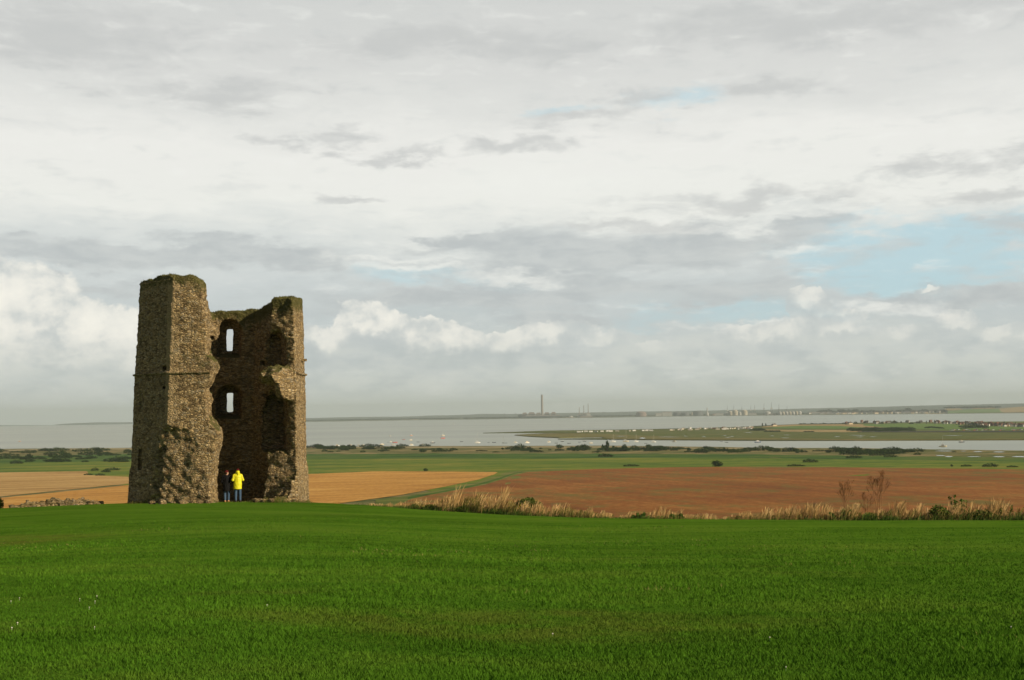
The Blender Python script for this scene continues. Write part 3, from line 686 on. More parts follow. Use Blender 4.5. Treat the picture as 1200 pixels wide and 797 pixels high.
    # robbed facing at the lower left corner
    corner = np.minimum.reduce([ell(tl(px, py, vv), (r, r * .8, r * 1.15)) for px, py, vv, r in [(190, 508, -3.8, .35), (185, 520, -3.6, .42), (181, 542, -3.5, .45), (183, 562, -3.6, .42), (180, 584, -3.5, .40), (176, 560, -3.4, .45), (179, 530, -3.5, .50), (172, 588, -3.3, .45), (182, 505, -3.6, .3)]])
    S = np.maximum(S, -(corner + n3 * .30))
    an = -25 * D2R; cut = np.interp(z, [-1.5, 0, tl(190, 560, -4)[2], tl(190, 520, -4)[2], tl(190, 505, -4)[2], tl(190, 492, -4)[2], 13], [4.58, 4.56, 4.52, 4.48, 4.58, 5.1, 5.6]).astype(np.float32)
    S = np.maximum(S, math.sin(an) * (U - U0) - math.cos(an) * Vv - cut + n3 * .15)
    # surface relief in a narrow band
    mk = np.abs(S) < .5; x, y, w = U[mk], Vv[mk], Z[mk]
    d = rubble_disp(x, y, w, .024) + .028 * fbm(x * .9, y * .9, w * .9, 3)
    low = sst(3.9, 1.5, w) * sst(.5, -1.5, np.abs(x + 3.0) - 1.4)
    d += (.16 * low) * fbm(x * 2.6, y * 2.6, w * 3.4, 3)
    inn = sst(4.6, 4.1, dm[:, :, None].repeat(Z.shape[2], 2)[mk]); d += .10 * inn * fbm(x * 1.9, y * 1.9, w * 2.4, 3)
    S[mk] += d.astype(np.float32)
    S = np.maximum(S, -(E + n3 * .05))
    P, Fc = surface_nets(S, (u[0], v[0], z[0]), h)
    me = mesh_np('wall', P, Fc, True)
    N = np.zeros(len(P) * 3, np.float32); me.vertices.foreach_get('normal', N); N = N.reshape(-1, 3)
    tp = np.interp(np.degrees(np.arctan2(P[:, 0], -P[:, 1])), *zip(*tab))
    up = sst(.15, .7, N[:, 2]) * .75; nearTop = sst(1.1, .1, tp - P[:, 2]) * .62
    right = sst(2.6, .3, tp - P[:, 2]) * (P[:, 0] > 1.2) * .34 + sst(3.0, .3, tp - P[:, 2]) * (P[:, 1] > 1) * .2
    sock = .30 * sst(.9, .2, np.abs(P[:, 2] - zs - .6)) * (P[:, 1] < -3) * (P[:, 0] > -2)
    stone_attrs(me, P, N, np.clip(up + nearTop + right + sock + .06, 0, 1))
    return me, zs, float(np.interp(zs, z, Rz)), float(np.interp(tl(163, 333, -1)[2], z, Rz))
tw = empty('castle_tower', TC, -T_AZ)
tag(tw, 'tall ruined stone castle tower with its front broken open, standing on the green hilltop', 'ruined tower')
me_t, ZS, RS, RT = tower_mesh()
link('wall', me_t, M_stone, tw)
# string courses: a worn moulded band along each surviving facet
def corner_pt(deg, R): return np.array([math.sin(deg * D2R) * R, -math.cos(deg * D2R) * R])
def band_course(zc, R, runs, prj=.09, hh=.075):
    for a0, a1, f0, f1 in runs:
        p, q = corner_pt(a0, R), corner_pt(a1, R); n = int(np.hypot(*(q - p)) / .08); V_, F_ = [], []
        nrm = np.array([math.sin((a0 + a1) / 2 * D2R), -math.cos((a0 + a1) / 2 * D2R)])
        for i in range(n + 1):
            t_ = f0 + (f1 - f0) * i / n; c = p + (q - p) * t_; j = .028 * float(fbm(c[0] * 5, c[1] * 5, zc, 2)); w_ = prj * (1 + 5 * j) + (-.05 if float(vn(c[0] * 1.9, c[1] * 1.9, 5.5)) > .45 else 0)
            for dn, dz in ((-.2, -hh), (w_ * .55, -hh * .8), (w_, -.01), (w_ * .9, hh * .55), (-.2, hh * 1.3)):
                r_ = c + nrm * dn; V_.append((r_[0] + .13 + .0125 * zc, r_[1], zc + dz + j))
        F_ = [(i * 5 + k, i * 5 + k + 1, (i + 1) * 5 + k + 1, (i + 1) * 5 + k) for i in range(n) for k in range(4)]
        F_ += [(0, 1, 2, 3), (0, 3, 4)]; e = n * 5; F_ += [(e + 3, e + 2, e + 1, e), (e + 4, e + 3, e)]
        me = bpy.data.meshes.new('string_course'); me.from_pydata(V_, [], F_); me.update()
        vv = np.array(V_); stone_attrs(me, vv, vv, np.full(len(vv), .30)); link('string_course', me, M_stone, tw)
band_course(ZS, RS + .03, [(-80.5, -35.5, 0, 1), (-35.5, 9.5, 0, .60), (54.5, 99.5, .12, 1), (99.5, 144.5, 0, 1), (144.5, 189.5, 0, 1), (189.5, 234.5, 0, 1), (234.5, 279.5, 0, 1)])
band_course(tl(163, 333, -1)[2], RT + .02, [(-80.5, -35.5, .02, .93)], .06, .05)
# a through-stone sticking out of the right-hand facet
q = tl(357.5, 422, -.2); MB().box(q[0] - .8, q[0] + .10, -.34, -.10, q[2] - .07, q[2] + .07, .01).build('through_stone', M_stone, tw)
# moss and grass tufts along the broken wall heads
def tufts(name, pts, n, h0, h1, wd, m, seed=1, spread=.12, lean=.5):
    g = np.random.default_rng(seed); pts = np.asarray(pts, float); i = g.integers(0, len(pts), n); b = pts[i] + g.normal(0, 1, (n, 3)) * (spread, spread, .0)
    a = g.random(n) * 2 * math.pi; hh = h0 + (h1 - h0) * g.random(n) ** 1.5; w_ = wd * (.6 + .8 * g.random(n)); l = lean * g.random(n) * hh; la = g.random(n) * 2 * math.pi
    ca, sa = np.cos(a) * w_ / 2, np.sin(a) * w_ / 2; z0 = np.zeros(n)
    B0 = b + np.stack([ca, sa, z0], 1); B1 = b - np.stack([ca, sa, z0], 1)
    mdp = b + np.stack([np.cos(la) * l * .35, np.sin(la) * l * .35, hh * .6], 1); M0 = mdp + np.stack([ca, sa, z0], 1) * .7; M1 = mdp - np.stack([ca, sa, z0], 1) * .7
    T_ = b + np.stack([np.cos(la) * l, np.sin(la) * l, hh * (1 - .3 * lean)], 1)
    Vt = np.stack([B0, B1, M1, M0, T_], 1).reshape(-1, 3); k = np.arange(n) * 5
    F3 = np.concatenate([np.stack([k, k + 1, k + 2], 1), np.stack([k, k + 2, k + 3], 1), np.stack([k + 3, k + 2, k + 4], 1)])
    me = mesh_np(name, Vt, F3); at_ = me.attributes.new('tone', 'FLOAT', 'POINT'); at_.data.foreach_set('value', np.repeat(g.random(n), 5).astype(np.float32))
    if not me.materials: me.materials.append(m)
    return me
def tone_mat(name, stops, rough=.85):
    return mat(name, lambda nt, pos: ramp(nt, attr(nt, 'tone') * .7 + noise(pos, 1.1, 3.) * .3, stops), rough, .15)
M_tuft = tone_mat('wall-top grass', [(.1, (.04, .055, .012)), (.5, (.09, .10, .022)), (.9, (.20, .17, .055))])
_p = np.zeros(len(me_t.vertices) * 3, np.float32); me_t.vertices.foreach_get('co', _p); _p = _p.reshape(-1, 3)
_n = np.zeros(len(_p) * 3, np.float32); me_t.vertices.foreach_get('normal', _n); _n = _n.reshape(-1, 3)
ledge = _p[(_n[:, 2] > .62) & (_p[:, 2] > 9.0)]
ledge2 = _p[(_n[:, 2] > .45) & (_p[:, 2] > 3.2) & (_p[:, 2] < 9.0) & (_p[:, 1] < -2.0)]
o = link('wall_top_grass', tufts('wall_top_grass', np.concatenate([ledge, ledge2[rng.integers(0, max(1, len(ledge2)), 900)]]) if len(ledge2) else ledge, 7000, .02, .09, .022, M_tuft, 3, .03), M_tuft, tw)
o['kind'] = 'stuff'

# low remnant of the curtain wall behind the crest on the left
def rubble_wall(x0, x1, tops, d, label):
    a = pdir(x0, 590); b = pdir(x1, 590); A = a / math.hypot(a[0], a[1]) * d; B = b / math.hypot(b[0], b[1]) * d; L = math.hypot(*(B - A)[:2]); ang = math.atan2(B[1] - A[1], B[0] - A[0])
    zc = float(land_z((A[0] + B[0]) / 2, (A[1] + B[1]) / 2)); h = .07
    u = np.arange(-.4, L + .4, h); v = np.arange(-.9, .9, h); z = np.arange(-1.2, 1.6, h); U, Vv, Z = np.meshgrid(u, v, z, indexing='ij')
    ht = np.interp(u, [(p[0] - x0) / (x1 - x0) * L for p in tops], [at_dist(p[0], p[1], d)[2] - zc for p in tops])[:, None, None]
    S = np.maximum.reduce([Z - ht - .16 * fbm(U * 2.1, Vv * 2, 0 * Z, 3), np.abs(Vv) - .5 + Z * .12, -U, U - L]) 
    S = S + rubble_disp(U.ravel(), Vv.ravel(), Z.ravel(), .08).reshape(S.shape) + .12 * fbm(U * 2.4, Vv * 2.4, Z * 2.4, 3)
    P_, F_ = surface_nets(S, (u[0], v[0], z[0]), h); me = mesh_np('ruined_wall', P_, F_, True); stone_attrs(me, P_, P_, np.clip(.42 + .2 * (P_[:, 2] > .4), 0, 1))
    o = link('ruined_wall', me, M_stone, loc=(A[0], A[1], zc), rz=ang); tag(o, label, 'ruined wall'); return o
rubble_wall(11, 122, [(11, 592.6), (30, 590.2), (55, 588.2), (75, 586.8), (95, 587.2), (110, 588.4), (122, 590.2)], 70, 'low broken line of rubble wall behind the grass crest left of the tower')

# stones fallen at the foot of the walls
sp_ = []
for i, (px_, v_, w_) in enumerate([(301, -4.6, .30), (309, -4.9, .20), (318, -5.1, .26), (214, -5.6, .22), (190, -5.3, .30), (178, -4.9, .20), (234, -5.4, .18), (347, -3.2, .24), (353, -2.4, .3), (243, -5.2, .24)]):
    q = tl(px_, 588, v_); wp = TC + tu * q[0] + tv * v_; wp[2] = float(land_z(wp[0], wp[1]))
    if i < 3:
        h_ = .05; u_ = np.arange(-.5, .5, h_); U_, V_, Z_ = np.meshgrid(u_, u_, u_, indexing='ij'); g_s = np.abs(U_) ** 2.6 / .36 ** 2.6 + np.abs(V_) ** 2.6 / .26 ** 2.6 + np.abs(Z_) ** 2.6 / .2 ** 2.6
        S_ = (g_s ** (1 / 2.6) - 1) * .2 + .07 * fbm(U_ * 4 + i * 5, V_ * 4, Z_ * 4, 2); P_, F_ = surface_nets(S_, (-.5, -.5, -.5), h_); me = mesh_np('fallen_stone', P_, F_, True); stone_attrs(me, P_ + 3 * i, P_, np.full(len(P_), .2)); sp_.append(link('fallen_stone', me, M_stone)); o = sp_[-1]
    else: o = sp_[i % 3].copy(); C.objects.link(o)
    o.location = wp + np.array([0, 0, .06]); o.rotation_euler = (0, 0, i * 1.3); k_ = w_ / .36; o.scale = (k_, k_, k_); tag(o, 'tan stone fallen in the grass at the foot of the tower walls', 'stone', 'fallen stones at the tower foot')

# ------------------------------------------------------------------ the two visitors
def capsule(X, Y, Z, a, b, ra, rb):
    a, b = np.array(a, float), np.array(b, float); ab = b - a; L2 = ab @ ab
    t = np.clip(((X - a[0]) * ab[0] + (Y - a[1]) * ab[1] + (Z - a[2]) * ab[2]) / max(L2, 1e-9), 0, 1)
    return np.sqrt((X - a[0] - ab[0] * t) ** 2 + (Y - a[1] - ab[1] * t) ** 2 + (Z - a[2] - ab[2] * t) ** 2) - (ra + (rb - ra) * t)
def ellip(X, Y, Z, c, r): return (np.sqrt(((X - c[0]) / r[0]) ** 2 + ((Y - c[1]) / r[1]) ** 2 + ((Z - c[2]) / r[2]) ** 2) - 1) * min(r)
def smin(a, b, k): h = np.clip(.5 + .5 * (b - a) / k, 0, 1); return b + (a - b) * h - k * h * (1 - h)
def sunion(ds, k):
    r = ds[0]
    for d in ds[1:]: r = smin(r, d, k)
    return r
def sdf_mesh(name, fn, lo, hi, h, m, parent, smooth=True):
    ax = [np.arange(a, b, h, dtype=np.float32) for a, b in zip(lo, hi)]; X, Y, Z = np.meshgrid(*ax, indexing='ij')
    P_, F_ = surface_nets(fn(X, Y, Z), lo, h); return link(name, mesh_np(name, P_, F_, smooth), m, parent)
M_skin = mat('skin', (.50, .30, .21), .55, .3); M_denim = mat('blue denim', lambda nt, p: mixc(nt, noise(p, 9., 3.), (.03, .055, .11), (.085, .14, .22)), .9, .1)
M_coatk = mat('black coat cloth', (.005, .005, .006), .85, .2); M_yel = mat('yellow raincoat', (.66, .62, .012), .55, .35)
M_redhat = mat('dark red wool', (.09, .012, .012), .95, .1); M_boot = mat('tan leather', (.42, .22, .09), .7, .25); M_shoe = mat('dark leather', (.04, .03, .03), .6, .3); M_hair = mat('brown hair', (.05, .025, .012), .7, .2)
M_blackp = mat('black plastic', (.02, .02, .02), .4, .4); M_eye = mat('eye', (.03, .02, .02), .2, .5)
def person(loc, rz, H, coat, long_coat, label, look, hood, legs, arms):
    """faces local +Y (away from the camera when rz = 0)"""
    k = H / 1.75; root = empty('person', loc, rz); tag(root, label, 'person')
    hip = [(-.10, 0, .93), (.10, 0, .93)]; kn = [(-.10 + legs[0], .03, .50), (.11 + legs[1], .03, .50)]; an = [(-.085 + legs[2], 0, .08), (.10 + legs[3], 0, .08)]
    sh = [(-.19, 0, 1.43), (.19, 0, 1.43)]; elb, wri = arms
    ca, sa = math.cos(look), math.sin(look)
    def headc(X, Y, Z): return X * ca + Y * sa, -X * sa + Y * ca, Z      # head turned about the neck
    def arm(X, Y, Z, i, f=0.): return sunion([capsule(X, Y, Z, sh[i], elb[i], .052 + f, .042 + f), capsule(X, Y, Z, elb[i], wri[i], .042 + f, .029 + f)], .02)
    def leg(X, Y, Z, i, f=0.): return sunion([capsule(X, Y, Z, hip[i], kn[i], .085 + f, .058 + f), capsule(X, Y, Z, kn[i], an[i], .058 + f, .040 + f)], .02)
    def torso(X, Y, Z, f=0.): return sunion([ellip(X, Y, Z, (0, 0, .97), (.165 + f, .115 + f, .14)), ellip(X, Y, Z, (0, 0, 1.15), (.135 + f, .10 + f, .17)), ellip(X, Y, Z, (0, 0, 1.34), (.18 + f, .115 + f, .17))], .06)
    def body(X, Y, Z):
        hx, hy, hz_ = headc(X, Y, Z)
        ds = [torso(X, Y, Z)] + [arm(X, Y, Z, i) for i in (0, 1)] + [leg(X, Y, Z, i) for i in (0, 1)]
        ds += [capsule(X, Y, Z, (0, .0, 1.44), (0, .015, 1.56), .055, .052)]
        r = sunion(ds, .035)
        hd = sunion([ellip(hx, hy, hz_, (0, .01, 1.665), (.075, .092, .095)), ellip(hx, hy, hz_, (0, .035, 1.59), (.052, .062, .062))], .03)
        hd = sunion([hd, capsule(hx, hy, hz_, (0, .098, 1.655), (0, .118, 1.625), .010, .015)], .012)
        hd = smin(hd, ellip(hx, hy, hz_, (0, .088, 1.585), (.026, .016, .011)), .008)
        for sx_ in (-1, 1):
            hd = smin(hd, ellip(hx, hy, hz_, (sx_ * .078, .005, 1.645), (.012, .022, .034)), .006)
            hd = np.maximum(hd, -ellip(hx, hy, hz_, (sx_ * .031, .105, 1.665), (.018, .016, .012)))
            hd = np.minimum(hd, ellip(hx, hy, hz_, (sx_ * .031, .088, 1.665), (.013, .013, .013)))
        r = smin(r, hd, .02)
        for i in (0, 1):                                                    # feet and hands
            a = an[i]; r = smin(r, capsule(X, Y, Z, (a[0], -.03, .045), (a[0] * 1.15, .14, .035), .042, .034), .03)
            w_ = np.array(wri[i]); d = w_ - np.array(elb[i]); d = d / np.linalg.norm(d); s_ = np.cross(d, (0, 0, 1)); s_ = s_ / (np.linalg.norm(s_) + 1e-9); n_ = np.cross(s_, d); sg = -1 if i == 0 else 1
            pc = w_ + d * .05; hnd = capsule(X, Y, Z, w_, w_ + d * .075 + s_ * .018, .026, .021); hnd = smin(hnd, capsule(X, Y, Z, w_, w_ + d * .075 - s_ * .018, .026, .021), .012)
            for q, (o_, L) in enumerate(((-.033, .062), (-.011, .075), (.011, .07), (.033, .055))):
                b0 = w_ + d * .085 + s_ * o_; b1 = b0 + d * L * .5 - n_ * .012; b2 = b1 + d * L * .3 - n_ * .028
                hnd = smin(hnd, np.minimum(capsule(X, Y, Z, b0, b1, .010, .009), capsule(X, Y, Z, b1, b2, .009, .0075)), .004)
            t0 = w_ + d * .02 - s_ * .025 * sg; t1 = t0 - s_ * .03 * sg + d * .03 - n_ * .01; hnd = smin(hnd, np.minimum(capsule(X, Y, Z, t0, t1, .013, .011), capsule(X, Y, Z, t1, t1 + d * .03 - n_ * .008, .011, .009)), .006)
            r = smin(r, hnd, .012)
        return r
    lo, hi = (-.48, -.30, -.02), (.48, .50, 1.82)
    sdf_mesh('body', body, lo, hi, .010, M_skin, root)
    def jeans(X, Y, Z):
        w_ = .006 * vn(X * 14, Y * 14, Z * 9)
        d = sunion([leg(X, Y, Z, 0, .018 + 0 * w_), leg(X, Y, Z, 1, .018 + 0 * w_), ellip(X, Y, Z, (0, 0, .95), (.18, .13, .13))], .03) + w_
        return np.maximum(np.maximum(d, .085 + .01 * vn(X * 9, Y * 9, 0 * Z) - Z), Z - 1.04)
    sdf_mesh('jeans', jeans, (-.4, -.3, 0), (.4, .35, 1.15), .012, M_denim, root)
    hem = .70 if long_coat else .62
    def coatf(X, Y, Z):
        fold = .010 * vn(X * 11, Y * 11, Z * 4) + .006 * vn(X * 25, Y * 25, Z * 14)
        skirt = np.maximum(np.sqrt((X / .215) ** 2 + (Y / .165) ** 2) * .19 - .19 * (1.02 - .12 * (Z - hem) / .6), np.maximum(hem - Z, Z - 1.25))
        d = sunion([torso(X, Y, Z, .035), arm(X, Y, Z, 0, .026), arm(X, Y, Z, 1, .026), skirt], .05)
        d = smin(d, capsule(X, Y, Z, (-.15, 0, 1.45), (.15, 0, 1.45), .075, .075), .04)
        d = smin(d, np.maximum(capsule(X, Y, Z, (0, 0, 1.46), (0, .01, 1.53), .085, .082), -9), .03) + fold
        cut = hem + .012 * vn(X * 6, Y * 6, 0 * Z) - Z
        for i in (0, 1):
            w_ = np.array(wri[i]); dd = w_ - np.array(elb[i]); dd /= np.linalg.norm(dd)
            cut = np.maximum(cut, np.where(np.abs(X - w_[0]) + np.abs(Y - w_[1]) + np.abs(Z - w_[2]) < .25, (X - w_[0]) * dd[0] + (Y - w_[1]) * dd[1] + (Z - w_[2]) * dd[2] + .005, -9))
        return np.maximum(np.maximum(d, cut), Z - (1.545 if hood else 1.53))
    jk = sdf_mesh('raincoat' if hood else 'coat', coatf, (-.5, -.32, .5), (.5, .48, 1.65), .012, coat, root)
    if hood:      # the hood hangs half up behind the head
        def hoodf(X, Y, Z):
            d = sunion([ellip(X, Y, Z, (0, -.045, 1.60), (.105, .095, .115)), capsule(X, Y, Z, (-.09, -.03, 1.49), (.09, -.03, 1.49), .06, .06), capsule(X, Y, Z, (0, -.09, 1.60), (.01, -.10, 1.42), .05, .03)], .05)
            d = np.maximum(d, -ellip(X, Y, Z, (0, .05, 1.67), (.092, .13, .15)))
            return d + .006 * vn(X * 20, Y * 20, Z * 14)
        sdf_mesh('hood', hoodf, (-.25, -.25, 1.38), (.25, .15, 1.78), .010, coat, jk)
    def hat(X, Y, Z):
        hx, hy, hz_ = headc(X, Y, Z); d = ellip(hx, hy, hz_, (0, 0, 1.70), (.092, .108, .098)) + .003 * np.sin(np.arctan2(hx, hy) * 26)
        d = np.maximum(d, 1.672 - hy * .15 - hz_)
        return d
    sdf_mesh('woolly_hat', hat, (-.16, -.16, 1.62), (.16, .16, 1.83), .008, M_redhat, root)
    def hair(X, Y, Z):
        hx, hy, hz_ = headc(X, Y, Z); return np.maximum(np.maximum(ellip(hx, hy, hz_, (0, -.012, 1.655), (.083, .094, .09)), np.maximum(hz_ - 1.70, 1.575 - hz_)), hy - .035)
    sdf_mesh('hair', hair, (-.14, -.16, 1.53), (.14, .1, 1.73), .008, M_hair, root)
    for i in (0, 1):
        a = an[i]
        def bootf(X, Y, Z):
            d = sunion([capsule(X, Y, Z, (a[0], -.035, .055), (a[0] * 1.15, .15, .04), .054, .046), capsule(X, Y, Z, (a[0], -.005, .05), (a[0], 0, .12), .055, .052)], .02)
            return np.maximum(np.maximum(d, -Z + .002), Z - .13)
        sdf_mesh('shoe', bootf, (a[0] - .12, -.14, -.02), (a[0] + .16, .26, .16), .010, M_boot if not hood else M_shoe, root)
    root.scale = (k, k, k); return root
def ground_at(px, d):
    q = pdir(px, 588); h = math.hypot(q[0], q[1]); x, y = q[0] / h * d, q[1] / h * d; return np.array([x, y, float(land_z(x, y))])
p1 = ground_at(265.6, 67.2); p2 = ground_at(278.6, 67.0)
person(p1, -T_AZ - .15, 1.68, M_coatk, False, 'person in a black coat and red woolly hat, standing at the foot of the tower', -1.0, False, (.0, .0, .0, .0),
       ([(-.26, -.02, 1.16), (.28, .05, 1.17)], [(-.20, .19, 1.06), (.36, .22, 1.12)]))
person(p2, -T_AZ + .1, 1.76, M_yel, True, 'person in a bright yellow hooded raincoat and blue jeans looking up into the tower', .1, True, (.0, .01, -.02, .03),
       ([(-.265, -.02, 1.19), (.265, -.02, 1.19)], [(-.12, .20, 1.20), (.12, .20, 1.20)]))
cm_ = empty('camera_body', (0, 0, 0)); cm_.name = 'pocket_camera'
cm_.location = Vector(p2) + Matrix.Rotation(-T_AZ + .1, 3, 'Z') @ Vector((0, .30, 1.24)); cm_.rotation_euler = (0, 0, -T_AZ + .1)
tag(cm_, 'small black camera held in both hands in front of the yellow raincoat', 'camera')
MB().box(-.06, .06, -.018, .018, -.035, .035, .003).box(-.045, -.02, -.012, .012, .036, .042, .002).build('camera_body', M_blackp, cm_)
_l = MB().lathe([(.026, 0), (.028, .004), (.026, .018), (.023, .03), (.018, .031)], 16).build('lens', M_blackp, cm_); _l.rotation_euler = (-math.pi / 2, 0, 0); _l.location = (0, .0185, 0)

# ------------------------------------------------------------------ grass blades of the lawn
def blades(n, r0, r1, seed):
    g = np.random.default_rng(seed); q = g.random(n); r = 1 / (1 / r0 + q * (1 / r1 - 1 / r0)); az = (g.random(n) - .5) * 1.16
    x, y = np.sin(az) * r, np.cos(az) * r
    keep = r < edge_r(az) * 1.01; x, y, r = x[keep], y[keep], r[keep]; n = len(x)
    z = land_z(x, y); pt = fbm(x * 1.7, y * 1.7, 0 * x + 2.2, 3); pt2 = vn(x * .35, y * .35, 0 * x + 9.2)
    hh = (.022 + .00045 * r) * (.5 + .9 * g.random(n)) * (1 + .75 * pt + .4 * pt2) * (1 - .55 * sst(14, 40, r)) * (1.55 - .55 * sst(8, 14, r)); w = .0018 + .00034 * r
    a = g.random(n) * 2 * math.pi; la = g.random(n) * 2 * math.pi + pt * 3; l = hh * (.25 + .8 * g.random(n))
    ca, sa = np.cos(a) * w, np.sin(a) * w; b = np.stack([x, y, z - .004], 1); o_ = np.stack([ca, sa, 0 * x], 1)
    T_ = b + np.stack([np.cos(la) * l, np.sin(la) * l, hh + .004], 1)
    Vt = np.stack([b + o_, b - o_, T_], 1).reshape(-1, 3)
    me = mesh_np('grass', Vt, np.arange(n * 3).reshape(-1, 3)); at_ = me.attributes.new('tone', 'FLOAT', 'POINT'); at_.data.foreach_set('value', np.repeat(np.clip(.15 + g.random(n) * .6 + .35 * pt + .25 * pt2, 0, 1), 3).astype(np.float32)); return me
tag(link('grass', blades(760000, 5.5, 44, 5), M_blade), kind='stuff')
# small white clover heads and a few pale stalks in the near lawn
M_clover = mat('clover flower', (.62, .60, .52), .8, .2)
g_ = np.random.default_rng(12); fl = MB()
for i in range(14):
    px, py = g_.uniform(-60, 1260), g_.uniform(690, 792)
    if i < 9: px, py = g_.uniform(0, 120), g_.uniform(695, 745)
    q = unproj(px, py, 4, 60); s_ = .006 + .003 * g_.random(); c = q + (0, 0, .035)
    fl.lathe([(s_ * .4, c[2] - s_ * .5), (s_, c[2]), (s_ * .7, c[2] + s_ * .6), (s_ * .2, c[2] + s_)], 6, (c[0], c[1])); fl.tube([(q[0], q[1], q[2] - .005), (q[0], q[1], c[2])], .0015, 3)
tag(fl.build('clover_flowers', M_clover), kind='stuff')

# ------------------------------------------------------------------ rough border beyond the mown edge
def border(name, prof, n, hmul, wd, m, seed, push=(0.5, 5.), lean=.35, x0=None, x1=None, wind=.25, thick=1.):
    """prof: (px, visible height in photo px); plants rooted just over the crest"""
    g = np.random.default_rng(seed); x0 = x0 or prof[0][0]; x1 = x1 or prof[-1][0]; px = g.uniform(x0, x1, n)
    vis = np.interp(px, *zip(*prof)) * (1 + .75 * fbm(px / 23, .3, seed * 1.3, 3) + .45 * vn(px / 5.3, 1.1, seed))
    den = np.clip(.45 + 1.9 * fbm(px / 26, 2.3, seed * 2.1, 4), .2, 1); kp = g.random(n) < den * np.clip(vis / 6, 0, 1); px, vis = px[kp], np.maximum(vis[kp], 1); n = len(px)
    d = pdir(px, 600 + 0 * px); az = np.arctan2(d[:, 0], d[:, 1]); ov = push[0] + (push[1] - push[0]) * g.random(n) ** 1.3; r = edge_r(az) + ov
    x, y = np.sin(az) * r, np.cos(az) * r; z = land_z(x, y)
    sight = EYE - DROP / edge_r(az) * r                                   # line of sight grazing the crest
    hh = np.maximum(vis / F * r * 1.04 * hmul * (.25 + .85 * g.random(n) ** 1.15), .04) + np.maximum(sight - z, 0) * .9
    a = g.random(n) * 2 * math.pi; w = wd * (.6 + .8 * g.random(n)); la = g.normal(.1, .8, n); l = hh * lean * g.random(n) + wind * hh * .7
    ca, sa = np.cos(a) * w / 2, np.sin(a) * w / 2; b = np.stack([x, y, z - .03], 1); o_ = np.stack([ca, sa, 0 * x], 1)
    m1 = b + np.stack([np.cos(la) * l * .3, np.sin(la) * l * .3, hh * .55], 1); m2 = b + np.stack([np.cos(la) * l * .75, np.sin(la) * l * .75, hh * .88], 1); t_ = b + np.stack([np.cos(la) * l, np.sin(la) * l, hh], 1)
    Vt = np.stack([b + o_, b - o_, m1 - o_ * .8, m1 + o_ * .8, m2 - o_ * 1.1 * thick, m2 + o_ * 1.1 * thick, t_], 1).reshape(-1, 3); k = np.arange(n) * 7
    F3 = np.concatenate([np.stack([k, k + 1, k + 2], 1), np.stack([k, k + 2, k + 3], 1), np.stack([k + 3, k + 2, k + 4], 1), np.stack([k + 3, k + 4, k + 5], 1), np.stack([k + 5, k + 4, k + 6], 1)])
    me = mesh_np(name, Vt, F3); at_ = me.attributes.new('tone', 'FLOAT', 'POINT'); tn = np.repeat(np.clip(g.random(n) * .7 + .3 * (.5 + fbm(px / 12, .9, seed, 2)), 0, 1), 7); tn[4::7] += .15; tn[6::7] += .15
    at_.data.foreach_set('value', tn.astype(np.float32)); return tag(link(name, me, m), kind='stuff')
M_dry = tone_mat('dry grass stalks', [(.05, (.24, .14, .05)), (.45, (.44, .28, .11)), (.8, (.60, .41, .19)), (1., (.68, .50, .28))])
M_green = tone_mat('rank green grass', [(.05, (.022, .055, .008)), (.5, (.055, .11, .014)), (.85, (.12, .16, .03)), (1., (.22, .22, .06))])
M_mixd = tone_mat('yellowing weeds', [(.05, (.05, .07, .014)), (.5, (.14, .13, .03)), (.85, (.27, .21, .065)), (1., (.38, .29, .11))])
hp = [(425, 1), (450, 5), (480, 9), (505, 17), (530, 24), (560, 27), (590, 25), (606, 20), (640, 14), (665, 16), (700, 10), (730, 6), (760, 9), (790, 11), (840, 7), (880, 8), (930, 14), (975, 17), (1010, 16), (1050, 17), (1090, 17), (1130, 18), (1165, 21), (1200, 17), (1300, 20), (1420, 14), (1750, 15)]
border("dry_grass", hp, 62000, .85, .016, M_dry, 3, (.8, 4.5))
border('dry_grass', [(a, b * .55) for a, b in hp], 34000, 1., .020, M_mixd, 8, (.4, 4.), .6)
gp = [(415, 2), (450, 4), (490, 7), (520, 10), (560, 11), (590, 9), (620, 8), (650, 5), (700, 3), (740, 6), (780, 7), (820, 5), (850, 3), (900, 3), (960, 5), (985, 11), (1030, 10), (1070, 8), (1095, 13), (1130, 14), (1160, 9), (1185, 12), (1230, 10), (1400, 6), (1750, 6)]
border('rank_grass', [(a, b * .62) for a, b in gp], 42000, 1., .024, M_green, 11, (.2, 3.0), .9, thick=.8)
border('crest_grass', [(-150, 2.2), (130, 1.6), (145, .9), (370, .9), (380, 1.6), (430, 2.5), (600, 2.0), (1750, 2.)], 26000, 1., .012, M_green, 15, (-.5, .9), .9, thick=.6)
border('foot_weeds', [(146, 2.), (175, 5.), (200, 3.5), (225, 3), (245, 4), (262, 2), (290, 2), (300, 3.), (325, 5.), (350, 3.4), (362, 3.4), (372, 1.)], 9000, 1., .018, M_mixd, 19, (-1.6, 1.0), .9, thick=.6)
border('foot_weeds', [(146, 2.), (175, 4.), (200, 4.), (225, 3), (245, 2.5), (262, 1.5), (290, 2), (300, 3.), (325, 4.), (350, 3.4), (362, 3.4), (372, 1.)], 7000, 1., .02, M_green, 29, (-1.6, .6), .9, thick=.6)

